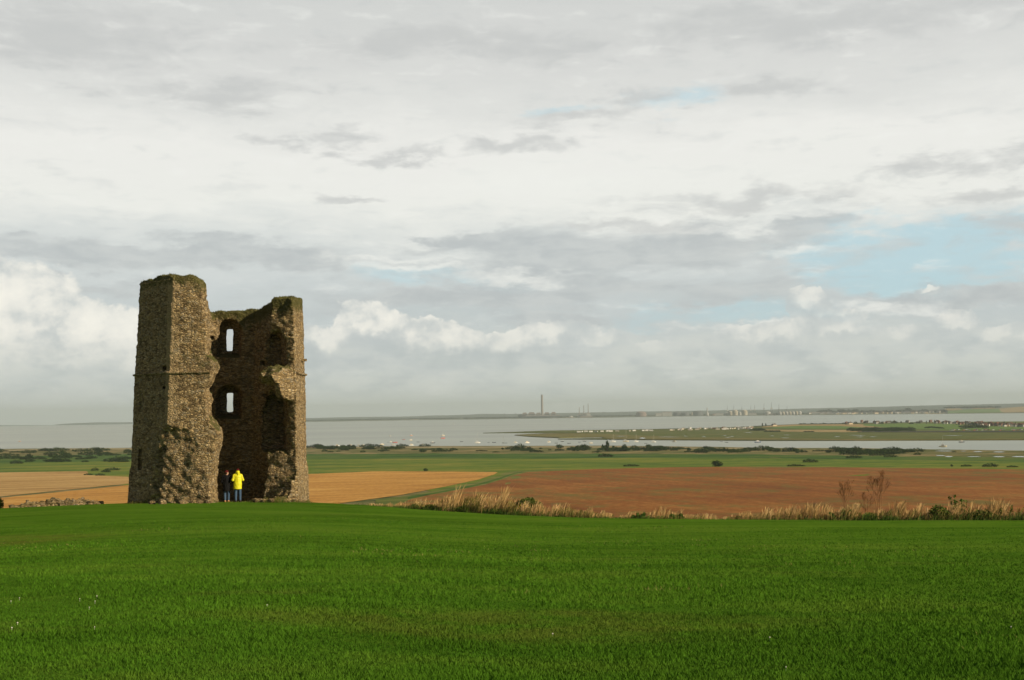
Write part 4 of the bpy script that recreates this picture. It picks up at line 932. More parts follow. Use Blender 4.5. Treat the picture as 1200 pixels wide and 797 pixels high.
# ------------------------------------------------------------------ leafy plants
def leaf_cloud(lobes, n, size, seed, shell=.55):
    """many small two-triangle leaves scattered through a union of ellipsoids (cx,cy,cz,rx,ry,rz)"""
    g = np.random.default_rng(seed); lb = np.array(lobes, float); wgt = lb[:, 3] * lb[:, 5]; i = g.choice(len(lb), n, p=wgt / wgt.sum())
    v = g.normal(0, 1, (n, 3)); v /= np.linalg.norm(v, axis=1)[:, None]; rr = (shell + (1 - shell) * g.random(n)) * (1 + .22 * fbm(v[:, 0] * 3 + i, v[:, 1] * 3, v[:, 2] * 3, 2))
    c = lb[i, :3] + v * lb[i, 3:] * rr[:, None]; c[:, 2] = np.maximum(c[:, 2], size * .3)
    a = g.normal(0, 1, (n, 3)); a /= np.linalg.norm(a, axis=1)[:, None]; b = np.cross(a, g.normal(0, 1, (n, 3))); b /= np.linalg.norm(b, axis=1)[:, None]; s_ = size * (.5 + g.random(n))[:, None]
    Vt = np.stack([c - a * s_, c + b * s_ * .5, c + a * s_, c - b * s_ * .5], 1).reshape(-1, 3); Fq = np.arange(n * 4).reshape(-1, 4)
    return Vt, Fq, np.repeat(g.random(n), 4)
def leaf_obj(name, lobes, n, size, seed, m, parent=None, shell=.55):
    Vt, Fq, t_ = leaf_cloud(lobes, n, size, seed, shell); me = mesh_np(name, Vt, Fq); at_ = me.attributes.new('tone', 'FLOAT', 'POINT'); at_.data.foreach_set('value', t_.astype(np.float32)); return link(name, me, m, parent)
M_leaf = tone_mat('olive leaves', [(.1, (.035, .06, .010)), (.5, (.075, .115, .018)), (.85, (.16, .18, .03)), (1., (.30, .27, .03))])
M_leafg = tone_mat('green leaves', [(.1, (.03, .07, .010)), (.5, (.06, .13, .016)), (.9, (.13, .20, .04))])
M_stem = mat('woody stem', (.10, .07, .04)); M_dead = mat('dead brown stalk', (.27, .14, .065)); M_seed = mat('brown seed heads', (.24, .115, .05)); M_yflow = mat('ragwort flower', (.75, .52, .02), .8)
def plant_at(px, ov):
    d = pdir(px, 600); az = math.atan2(d[0], d[1]); r = float(edge_r(az)) + ov; x, y = math.sin(az) * r, math.cos(az) * r; return np.array([x, y, float(land_z(x, y))]), r
def z_to(px, py, r): return at_dist(px, py, r)[2]
# bush on the crest edge
c0, r_ = plant_at(619, 2.6); ht = z_to(619, 582, r_) - c0[2]; hw = 17 / F * r_
b = empty('leafy_bush', c0, 0); tag(b, 'rounded olive green bush with yellow flowers at the lawn edge among dry grass', 'bush')
leaf_obj('foliage', [(0, 0, ht * .45, hw * .75, .6, ht * .48), (-hw * .5, .1, ht * .42, hw * .5, .5, ht * .42), (hw * .6, 0, ht * .38, hw * .5, .5, ht * .38), (hw * .1, -.1, ht * .7, hw * .45, .4, ht * .28), (-hw * .25, -.2, ht * .66, hw * .4, .4, ht * .28)], 5200, .045, 4, M_leaf, b)
sb = MB()
for i in range(12): a = i * .52; sb.tube([(0, 0, 0), (math.cos(a) * hw * .35, math.sin(a) * .25, ht * .4), (math.cos(a) * hw * .6, math.sin(a) * .4, ht * .75)], [.018, .011, .005])
sb.build('stems', M_stem, b)
yf = MB()
for i in range(26): x, z_ = random.gauss(-hw * .5, .3), random.uniform(.35, .6) * ht; yf.lathe([(.01, z_), (.035, z_ + .012), (.02, z_ + .03)], 6, (x, -.55 + .1 * random.random()))
yf.build('flowers', M_yflow, b)['kind'] = 'stuff'
c0, r_ = plant_at(-2, 6.5); ht = z_to(-2, 583, r_) - c0[2]
b = empty('dark_bush', c0); tag(b, 'small dark bush cut by the left edge of the picture, beside the rubble wall', 'bush')
leaf_obj('foliage', [(0, 0, ht * .5, .30, .3, ht * .5), (-.3, .1, ht * .4, .35, .3, ht * .4)], 1800, .05, 6, M_leaf, b)
MB().tube([(0, 0, 0), (.02, 0, ht * .5), (-.05, 0, ht * .9)], [.03, .02, .006]).build('stems', M_stem, b)
# tall dead hogweed / dock skeletons and green weeds
def dead_weed(px, py_top, ov, spread, seed, label, n_br=9):
    rd = random.Random(seed); c0, r_ = plant_at(px, ov); H = z_to(px, py_top, r_) - c0[2]; root = empty('dead_weed', c0); tag(root, label, 'dead weed')
    st, hd = MB(), MB()
    for k in range(4):
        bx = rd.uniform(-.12, .12) * spread; lx = rd.uniform(-.28, .28) * spread; Hk = H * rd.uniform(.72, 1.)
        pts = [(bx, rd.uniform(-.1, .1), 0), (bx + lx * .3, 0, Hk * .4), (bx + lx * .7, 0, Hk * .75), (bx + lx, 0, Hk)]; st.tube(pts, [.020, .015, .011, .006])
        for j in range(n_br):
            t_ = rd.uniform(.32, .97); i0 = min(2, int(t_ * 3)); f_ = t_ * 3 - i0; p = Vector(pts[i0]).lerp(Vector(pts[i0 + 1]), min(f_, 1)); L = (1.15 - t_) * .55 * rd.uniform(.6, 1.2) * spread; a = rd.uniform(0, 6.28)
            q = p + Vector((math.cos(a) * L * .6, math.sin(a) * L * .6, L * .8)); e = q + Vector((math.cos(a) * L * .25, math.sin(a) * L * .25, L * .45)); st.tube([p, q, e], [.008, .006, .004], 4)
            for _ in range(7):
                s_ = e + Vector((rd.gauss(0, .05), rd.gauss(0, .05), rd.gauss(0, .035))); st.tube([q, s_], [.003, .002], 3); rr = rd.uniform(.007, .015); hd.lathe([(rr * .3, s_.z - rr), (rr, s_.z), (rr * .3, s_.z + rr)], 5, (s_.x, s_.y))
            for _ in range(4): u_ = rd.random(); s_ = p.lerp(q, u_) + Vector((rd.gauss(0, .02), 0, rd.gauss(0, .02))); rr = rd.uniform(.006, .012); hd.lathe([(rr * .3, s_.z - rr), (rr, s_.z), (rr * .3, s_.z + rr)], 5, (s_.x, s_.y))
    st.build('stalks', M_dead, root); hd.build('seed_heads', M_seed, root)['kind'] = 'stuff'; return root
dead_weed(1031, 553, 2.2, 1.15, 3, 'tallest dead brown weed with bushy seed heads, rooted in the rough border beyond the lawn', 13)
dead_weed(992, 562, 2.0, 1.05, 5, 'tall spindly dead weed just left of the bushiest one, leaning left', 7)
dead_weed(1015, 572, 3.0, .7, 9, 'short dead weed stalk standing between the two tall brown ones', 5)
def green_weed(px, py_top, ov, w_, seed, label):
    rd = random.Random(seed); c0, r_ = plant_at(px, ov); H = z_to(px, py_top, r_) - c0[2]; root = empty('green_weed', c0); tag(root, label, 'weed'); st = MB(); lobes = []
    for k in range(5):
        x1 = rd.uniform(-1, 1) * w_; Hk = H * rd.uniform(.55, 1); st.tube([(x1 * .3, 0, 0), (x1 * .7, rd.uniform(-.1, .1), Hk * .5), (x1, 0, Hk)], [.012, .009, .004])
        for t_ in (.3, .5, .7, .92): lobes.append((x1 * (.3 + .7 * t_), 0, Hk * t_, .13 * (1.2 - t_ * .6), .13, .09))
    st.build('stems', M_leafg, root); leaf_obj('leaves', lobes, 620, .040, seed, M_leafg, root, .2); return root
green_weed(1125, 579, 1.6, .42, 3, 'tall green leafy weed above the dark grass clump near the right edge')
green_weed(1178, 592, 1.4, .35, 4, 'low green weed in the rough border closest to the right edge of the picture')
green_weed(985, 597, .9, .5, 5, 'bright green low weed at the foot of the spindly dead weed')
green_weed(748, 601, .8, .5, 6, 'low spreading green weed on the lawn edge under the brown field')
green_weed(800, 602, .8, .6, 7, 'flat green weed patch on the lawn edge right of the first low one')
leaf_b = [(505, 590, 'small dark bramble at the left end of the dry grass'), (548, 590, 'dark bramble clump in front of the tall dry grass'), (590, 597, 'dark green bramble between the tall dry grass and the rounded bush'), (1100, 588, 'dark rounded bramble clump near the right end of the border'), (1150, 595, 'squat dark bramble between the two green weeds at right')]
for i, (px, py, lb) in enumerate(leaf_b):
    c0, r_ = plant_at(px, 1.0); ht = max(.3, (z_to(px, py, r_) - c0[2]) * .85); hw = (10 + 4 * (i % 3)) / F * r_; b = empty('bramble', c0); tag(b, lb, 'bramble', None)
    leaf_obj('foliage', [(0, 0, ht * .5, hw, .5, ht * .5), (-hw * .7, 0, ht * .3, hw * .5, .4, ht * .4), (hw * .8, 0, ht * .3, hw * .6, .4, ht * .35)], 1600, .04, 20 + i, M_leaf, b)
    MB().tube([(-hw * .5, 0, 0), (-hw * .2, -.1, ht * .9), (hw * .5, -.2, ht * .7), (hw, -.2, ht * .2)], .008).build('stems', M_stem, b)

# ------------------------------------------------------------------ scrub on the marsh
M_bush = tone_mat('dark scrub leaves', [(.1, (.008, .020, .003)), (.5, (.018, .042, .005)), (.9, (.045, .08, .010)), (1., (.08, .10, .02))])
M_trunk = mat('tree bark', (.08, .065, .05))
def bush_proto(name, lobes, seed, n=420, size=.42, trunk=None):
    root = empty(name, (0, 0, 0)) if trunk else None
    f = leaf_obj('crown' if trunk else name, lobes, n, size, seed, M_bush, root, .35)
    if trunk:
        t_ = MB(); t_.tube([(0, 0, -.3), (.1, 0, trunk * .5), (0, .1, trunk)], [.35, .28, .14], 7)
        for a in range(4): t_.tube([(0, 0, trunk * .6), (math.cos(a * 1.6) * 1.1, math.sin(a * 1.6) * 1.1, trunk * 1.15)], [.13, .05])
        t_.build('trunk', M_trunk, root); return root
    return f
# each prototype is about 1 unit of photo height = 5 m; scaled per instance
BP = [bush_proto('marsh_bush', [(0, 0, 2.2, 3.2, 2.6, 2.4), (2.6, .4, 1.6, 2.2, 2, 1.7), (-2.4, 0, 1.4, 1.9, 2, 1.5)], 31),
      bush_proto('marsh_bush', [(0, 0, 2.0, 2.4, 2.2, 2.2), (-.8, 0, 3.2, 1.6, 1.6, 1.6)], 32),
      bush_proto('marsh_bush', [(-3.8, 0, 1.5, 2.4, 2, 1.6), (-1, .5, 2.1, 2.3, 2, 2.1), (2.2, 0, 1.6, 2.6, 2, 1.8), (5.0, 0, 1.2, 1.8, 1.6, 1.3)], 33, 620)]
TP = [bush_proto('marsh_tree', [(0, 0, 5.4, 2.6, 2.4, 2.8), (1.6, 0, 4.0, 2.0, 2, 1.9), (-1.5, .3, 3.8, 1.9, 2, 1.8)], 41, 520, .42, 3.6),
      bush_proto('marsh_tree', [(0, 0, 4.2, 1.8, 1.8, 3.6), (.3, 0, 7.0, 1.1, 1.1, 2.0)], 42, 460, .40, 4.0)]
used = {}
def put_copy(protos, i, loc, scale, rz, label, cat, group):
    p = protos[i % len(protos)]; key = p.name
    o = p if key not in used else copy_tree(p)
    used[key] = 1; o.location = [float(a) for a in loc]; o.rotation_euler = (0, 0, rz); o.scale = scale if hasattr(scale, '__len__') else (scale,) * 3; tag(o, label, cat, group); return o
gb = random.Random(5)
def bush_px(px, py_base, hpx, wide=False, tree=False, label=None):
    q = unproj(px, py_base, 300, 9000); r = math.hypot(q[0], q[1]); H = hpx / F * r
    if tree: put_copy(TP, gb.randrange(2), q, H / 8.0, gb.uniform(0, 6), label or 'dark green tree standing up from the scrub between the meadow and the water', 'tree', None if label else 'trees on the marsh edge'); return
    i = 2 if wide else gb.randrange(2); s_ = H / 4.3
    put_copy(BP, i, q, (s_ * gb.uniform(1.0, 2.3), s_ * gb.uniform(.8, 1.2), s_ * gb.uniform(.8, 1.1)), gb.uniform(-.4, .4), label or 'dark green bush in the scrub belt between the meadow and the water', 'bush', None if label else 'bushes on the marsh')
# ones that stand out
for px, py, h, wd, tr, lb in [(68, 528.5, 4.5, 1, 0, 'broad dark bush on the shoreline scrub left of the tower'), (52, 528.3, 3.2, 0, 0, 'smaller shoreline bush just left of the broad one'), (19, 543.6, 4.5, 1, 0, 'low wide bush on the dark meadow line at the far left'), (138, 541.5, 7, 1, 0, 'bushy clump standing closest to the tower on its left side'),
     (131, 551.5, 4.2, 0, 0, 'round bush at the upper end of the hedge left of the tower'), (124, 553.5, 4, 1, 0, 'middle bush of the short hedge left of the tower'), (111, 552, 3.6, 0, 0, 'lighter bush at the left end of the short hedge'), (103, 557, 2.6, 1, 0, 'low hedge bush on the corner of the pale stubble field'), (117, 557.5, 3, 1, 0, 'low scrub at the foot of the short hedge by the pale field'),
     (434, 524, 5, 1, 0, 'dark mound of bushes on the shore right of the tower'), (471, 523.6, 4.5, 1, 0, 'tall shoreline bush right of the dark mound'), (497.5, 523.6, 4.5, 0, 0, 'narrow upright bush on the shore beside the white shapes'), (499, 552.3, 3.4, 0, 0, 'lone dark bush on the olive meadow above the stubble field'), (609, 526.5, 6, 0, 0, 'rounded lone bush on the tan shore in the middle'),
     (706, 527.5, 6.5, 0, 1, 'short rounded tree left of the tall tree by the water'), (712, 529, 12, 0, 1, 'tallest dark tree on the marsh edge in front of the creek'), (732, 528.6, 8.8, 0, 1, 'pointed dark tree right of the tallest tree'), (722, 528.8, 5.6, 1, 0, 'thick dark bush filling between the tallest and the pointed trees'),
     (709, 535.5, 5, 1, 0, 'big spreading bush in the dark green meadow below the tallest tree'), (739, 546.6, 3.2, 1, 0, 'flat bush on the meadow edge above the brown field'), (841, 547, 6, 0, 0, 'upright dark bush on the far edge of the brown field'), (949, 542, 4.4, 1, 0, 'spreading brown bush on the right meadow'), (932, 546.6, 3.4, 1, 0, 'flat dark bush at the brown field edge below the spreading one'),
     (1160, 547.4, 4.4, 0, 0, 'isolated round bush at the top edge of the brown field, far right'), (1186, 547.8, 3, 1, 0, 'low dark bush right of the isolated round one'), (1115.5, 547, 2.8, 0, 0, 'small dark bush on the field ditch at right'), (1132, 546.8, 2.6, 1, 0, 'long low bush between the small one and the isolated round one')]:
    bush_px(px, py, h, bool(wd), bool(tr), lb)
for i in range(262):
    u = gb.random()
    if u < .30: px, py = gb.uniform(-70, 155), gb.choice([529, 531, 533.5, 536, 538, 541]) + gb.uniform(-.8, .8)
    elif u < .42: px, py = gb.uniform(358, 480), gb.uniform(524.2, 527)
    elif u < .52: px, py = gb.uniform(380, 600), gb.uniform(525.5, 530.5)
    elif u < .74: px, py = gb.uniform(600, 800), gb.gauss(527.3, 1.2)
    elif u < .93: px, py = gb.uniform(790, 1000), gb.gauss(528.6, 1.6)
    else: px, py = gb.uniform(1000, 1080), gb.gauss(530, 1.2)
    lo_ = float(np.interp(px, *zip(*shore))) + 1.6; py = max(py, lo_); h = gb.choice([2., 2.5, 3., 3.6, 4.4, 5.]) * (.8 if u > .42 and u < .52 else 1)
    bush_px(px, py, h, gb.random() < .5)
for px, py, h in [(995, 533, 7), (1003, 532, 6.5), (1012, 533, 6), (1022, 531.5, 5), (1035, 532, 6), (1042, 533, 4.5), (985, 530, 4), (990, 529, 5), (1028, 534, 4), (1050, 531.8, 3.8), (1000, 537, 4), (1043, 536, 3.6), (960, 529, 2.8), (1062, 530, 3)]:
    bush_px(px, py, h, True)
bush_px(1118, 530.2, 1.8, True)

# ------------------------------------------------------------------ island: hedges, trees, houses, caravans
def isl_pt(px, py): q = unproj(px, py, 600, 20000, marsh_z); return q, math.hypot(q[0], q[1])
def isl_bush(px, py, hpx, wide=True, tree=False, label=None):
    q, r = isl_pt(px, py); H = hpx / F * r
    if tree: put_copy(TP, gb.randrange(2), q, H / 8., gb.uniform(0, 6), label or 'dark tree among the houses and fields on the island across the creek', 'tree', None if label else 'trees on the island')
    else: put_copy(BP, 2 if wide else 0, q, (H / 4.3 * gb.uniform(1, 1.4), H / 4.3, H / 4.3), gb.uniform(-.3, .3), label or 'dark hedge clump on the island across the creek', 'bush', None if label else 'hedges on the island')
for px, py, h, lb in [(893.5, 500.4, 4.4, 'round tree at the left corner of the island fields, left one of the pair'), (897.5, 500.2, 4, 'round tree at the left corner of the island fields, right one of the pair')]: isl_bush(px, py, h, False, True, lb)
for px in (884, 887, 890, 892): isl_bush(px, 504.6 + gb.uniform(-.4, .4), 3.2, True)
for px in (897.5, 902, 905, 909, 912.5): isl_bush(px, 506.2, 2.2, False)
for px in np.arange(938, 1004, 4.6): isl_bush(px, 497.6 - (px - 938) * .012, gb.uniform(1.2, 2.0), True)
for px in np.arange(944, 955, 4): isl_bush(px, 506.4, 1.6, True)
for px in np.arange(996, 1070, 3.4):
    for k in range(2): isl_bush(px + gb.uniform(-1.5, 1.5), 503.2 + k * 2 + gb.uniform(-.4, .6) - max(0, px - 1050) * .02, gb.uniform(2.0, 3.2), True)
for px in np.arange(1086, 1104, 3.4): isl_bush(px, 502 + gb.uniform(-.5, .5), 2.2, True)
for px in np.arange(1126, 1156, 3.2): isl_bush(px, 501.5 + gb.uniform(-1.2, 1.2), gb.uniform(2.2, 3.4), True)
for px in np.arange(1004, 1215, 9): isl_bush(px + gb.uniform(-3, 3), 496 + gb.uniform(-.4, 1.2) + (px > 1120) * 1.5, gb.uniform(2.2, 3.6), gb.random() < .4, gb.random() < .6)

M_wallw = [mat('white render', (.58, .56, .51), .8), mat('cream render', (.62, .52, .36), .8), mat('brown brick', (.20, .13, .09), .9), mat('grey render', (.36, .35, .33), .9)]
M_roofs = [mat('brown tile', (.10, .07, .05), .9), mat('grey slate', (.10, .10, .105), .8), mat('red tile', (.15, .075, .05), .9)]
M_glass = mat('window glass', (.04, .05, .06), .15, .5); M_door = mat('painted door', (.10, .06, .04), .6)
def house_proto(k):
    """two storey gabled house; front faces -Y"""
    root = empty('house', (0, 0, 0)); W_, D_, Hh, Hr = [(9, 7.5, 5, 8), (12, 8, 3.2, 6.2), (8, 7, 5.2, 8.6), (14, 8, 5, 7.8)][k]; wm, rm = M_wallw[k], M_roofs[[0, 1, 2, 0][k]]
    MB().box(-W_ / 2, W_ / 2, -D_ / 2, D_ / 2, -1, Hh).build('wall', wm, root)
    rf = MB().gable(-W_ / 2, W_ / 2, -D_ / 2, D_ / 2, Hh + .01, Hr, .4, [0, 2.5, 0, 3][k]).build('roof', rm, root); MB().box(W_ * .22, W_ * .22 + .8, -.45, .45, Hr - 1.2, Hr + 1.).build('chimney', M_roofs[2], rf)
    for x in (-W_ * .3, W_ * .3):
        for z_ in ([1.0, 3.5] if Hh > 4 else [1.0]): MB().box(x - .8, x + .8, -D_ / 2 - .05, -D_ / 2 + .1, z_, z_ + 1.2).build('window', M_glass, root)
    MB().box(-.5, .5, -D_ / 2 - .06, -D_ / 2 + .1, 0, 2.1).build('door', M_door, root); return root
HPROT = [house_proto(k) for k in range(4)]
LABH = ['white rendered house with a tiled roof', 'low cream bungalow with a hipped slate roof', 'brown brick house with a red tiled roof', 'wide grey house with a brown hipped roof']
def put_house(k, q, s_, rz, where, group, lab=None):
    return put_copy([HPROT[k]], 0, q, s_, rz, lab or (LABH[k] + ' ' + where), 'house', None if lab else group + ', ' + ['white', 'cream', 'brick', 'grey'][k])
for i in range(92):
    px = gb.uniform(1095, 1235) if i < 60 else gb.uniform(1010, 1235); py = float(np.interp(px, [1010, 1095, 1150, 1235], [495.6, 496.2, 498, 500])) + gb.uniform(-1.2, 1.6 if px > 1120 else .5); q, r = isl_pt(px, py)
    put_house(gb.choice([0, 1, 2, 2, 2, 3, 3, 3]), q, gb.uniform(.72, 1.0), gb.uniform(-.9, .9) + gb.choice([0, 1.57]), 'in the village on the island', 'island village houses')
for px, py, k, s_, lb in [(996, 497.4, 1, 1.3, 'sunlit cream farmhouse standing at the end of the hedge line on the island'), (992, 497.4, 2, 1.0, 'brown farm building touching the left side of the sunlit farmhouse'), (907, 499.4, 1, 1.2, 'long low roofed building right of the pair of round trees'), (1028, 496.8, 3, 1.2, 'large brown roofed house on its own at the back of the pasture'), (1183, 499.5, 1, 1.1, 'bright yellow fronted house in the right part of the village'), (1169, 499.2, 2, 1.1, 'orange sunlit gabled house left of the yellow one in the village')]:
    q, r = isl_pt(px, py); put_house(k, q, s_, .5, '', '', lb)
# static caravans along the sea wall
def caravan_proto(k):
    root = empty('static_caravan', (0, 0, 0)); body_m = [mat('cream cladding', (.66, .60, .46), .5), mat('white cladding', (.78, .77, .72), .5), mat('brown cladding', (.30, .17, .10), .7)][k]
    MB().box(-4.6, 4.6, -1.6, 1.6, .5, 2.9, .06).build('wall', body_m, root); MB().gable(-4.6, 4.6, -1.6, 1.6, 2.91, 3.5, .15).build('roof', [M_wallw[3], M_wallw[0], M_roofs[2]][k], root)
    MB().box(-4.3, 4.3, -1.4, 1.4, -1, .49).build('skirting', M_roofs[1], root)
    for x in (-3, 0, 3): MB().box(x - .7, x + .7, -1.66, -1.5, 1.4, 2.3).build('window', M_glass, root)
    return root
CV = [caravan_proto(k) for k in range(3)]
for i in range(74):
    px = gb.uniform(796, 884) if i < 52 else gb.uniform(674, 800); far_ = gb.random()
    py = float(np.interp(px, [674, 760, 800, 884], [507.0, 505.4, 504.8, 503.2])) - (far_ * 2.2 if px > 796 else far_ * .4); q, r = isl_pt(px, py); k = gb.choice([0, 1, 1, 2, 0] if px > 796 else [1, 1, 0])
    put_copy([CV[k]], 0, q, gb.uniform(.9, 1.15), gb.uniform(-.5, .5) + gb.choice([0, 0, 1.2]), ['cream static caravan', 'white static caravan', 'brown wooden chalet'][k] + ' in the row behind the saltmarsh on the island', 'caravan', 'caravans behind the saltmarsh, ' + ['cream', 'white', 'brown'][k])
M_cars = [mat('white car paint', (.75, .75, .73), .3, .5), mat('silver car paint', (.45, .46, .47), .3, .5), mat('red car paint', (.45, .05, .03), .3, .5)]
def car_proto(k):
    root = empty('parked_car', (0, 0, 0)); b = MB(); b.box(-2.1, 2.1, -.85, .85, .3, .85, .08); b.build('body', M_cars[k], root); MB().box(-1.2, 1.5, -.75, .75, .86, 1.4, .3).build('cabin', M_glass, root)
    for x in (-1.3, 1.3):
        for y in (-.8, .8):
            w_ = MB().lathe([(.2, -.1), (.32, -.1), (.32, .1), (.2, .1)], 12).build('wheel', M_blackp, root); w_.rotation_euler = (math.pi / 2, 0, 0); w_.location = (x, y, .32)
    return root
CP = [car_proto(k) for k in range(3)]
for i in range(34):
    px = gb.uniform(1108, 1215); q, r = isl_pt(px, 504.8 - gb.random() * 1.1); k = i % 3; q = q + (0, 0, .4)
    put_copy([CP[k]], 0, q, 1.25, gb.uniform(-.6, .6), ['white', 'silver', 'red'][k] + ' parked car on the road behind the dark sea wall', 'car', ['white', 'silver', 'red'][k] + ' cars parked behind the sea wall')

# ------------------------------------------------------------------ boats
M_hull = {c: mat(c + ' hull', v_, .35, .4) for c, v_ in (('white', (.78, .77, .72)), ('dark', (.035, .045, .07)), ('red', (.62, .07, .03)), ('orange', (.75, .28, .10)), ('cream', (.70, .60, .42)), ('blue', (.05, .09, .20)))}
M_mast = mat('pale spar', (.55, .53, .48), .5)
def boat(px, py, L, kind, col_, label, rz=None, mast_px=None):
    L = L * 1.28
    q = unproj(px, py, 700, 30000, lambda x, y: sea(x, y, 0)); r = math.hypot(q[0], q[1]); root = empty({'yacht': 'sailing_yacht', 'motor': 'motor_boat', 'open': 'dinghy'}[kind], q, gb.uniform(-.5, .5) if rz is None else rz); tag(root, label, 'boat')
    B = L * .32; Hh = L * .14; sec = []
    for t_, w_, s_ in ((-.5, .72, .95), (-.3, .95, .9), (0, 1, .9), (.25, .8, 1.0), (.42, .4, 1.12), (.5, .03, 1.25)):
        x = t_ * L; sec += [(x, -B / 2 * w_, Hh * s_), (x, -B / 2 * w_ * .72, 0), (x, 0, -L * .06), (x, B / 2 * w_ * .72, 0), (x, B / 2 * w_, Hh * s_)]
    fs = [(i * 5 + k, (i + 1) * 5 + k, (i + 1) * 5 + k + 1, i * 5 + k + 1) for i in range(5) for k in range(4)] + [(0, 1, 2, 3, 4), (29, 28, 27, 26, 25)] + [(i * 5, i * 5 + 4, (i + 1) * 5 + 4, (i + 1) * 5) for i in range(5)]
    m = MB(); m.add(sec, fs); m.build('hull', M_hull[col_], root)
    if kind == 'open':
        MB().box(-L * .12, L * .02, -B * .36, B * .36, Hh * .98, Hh * 1.05).build('thwart', M_mast, root); MB().box(-L * .54, -L * .47, -.12, .12, 0, Hh * 1.5).build('outboard', M_blackp, root)
    else:
        tall = .14 if kind == 'yacht' else .26
        MB().box(-L * .22, L * .22, -B * .32, B * .32, Hh * .96, Hh + L * tall * .7, L * .03).build('cabin', M_hull['white'] if col_ != 'white' or kind == 'yacht' else M_hull['cream'], root)
        MB().box(-L * .14, L * .14, -B * .335, B * .335, Hh + L * tall * .22, Hh + L * tall * .42).build('window', M_glass, root)
        if kind == 'motor': MB().tube([(-L * .05, 0, Hh + L * .15), (-L * .05, 0, Hh + L * .42)], .05).build('aerial', M_mast, root)
    if kind == 'yacht':
        mh = (mast_px or 9) / F * r; MB().tube([(L * .06, 0, Hh), (L * .06, 0, mh)], [.13, .08]).tube([(L * .06, 0, Hh + L * .22), (-L * .38, 0, Hh + L * .2)], .14).build('mast', M_mast, root)
        MB().tube([(L * .04, 0, Hh + L * .25), (-L * .36, 0, Hh + L * .23)], [.22, .16]).build('furled_sail', M_hull['white'], root)
        MB().tube([(L * .06, 0, mh * .97), (L * .49, 0, Hh * 1.2)], .03, 3).tube([(L * .06, 0, mh * .97), (-L * .5, 0, Hh)], .03, 3).build('rigging', M_mast, root)
    return root
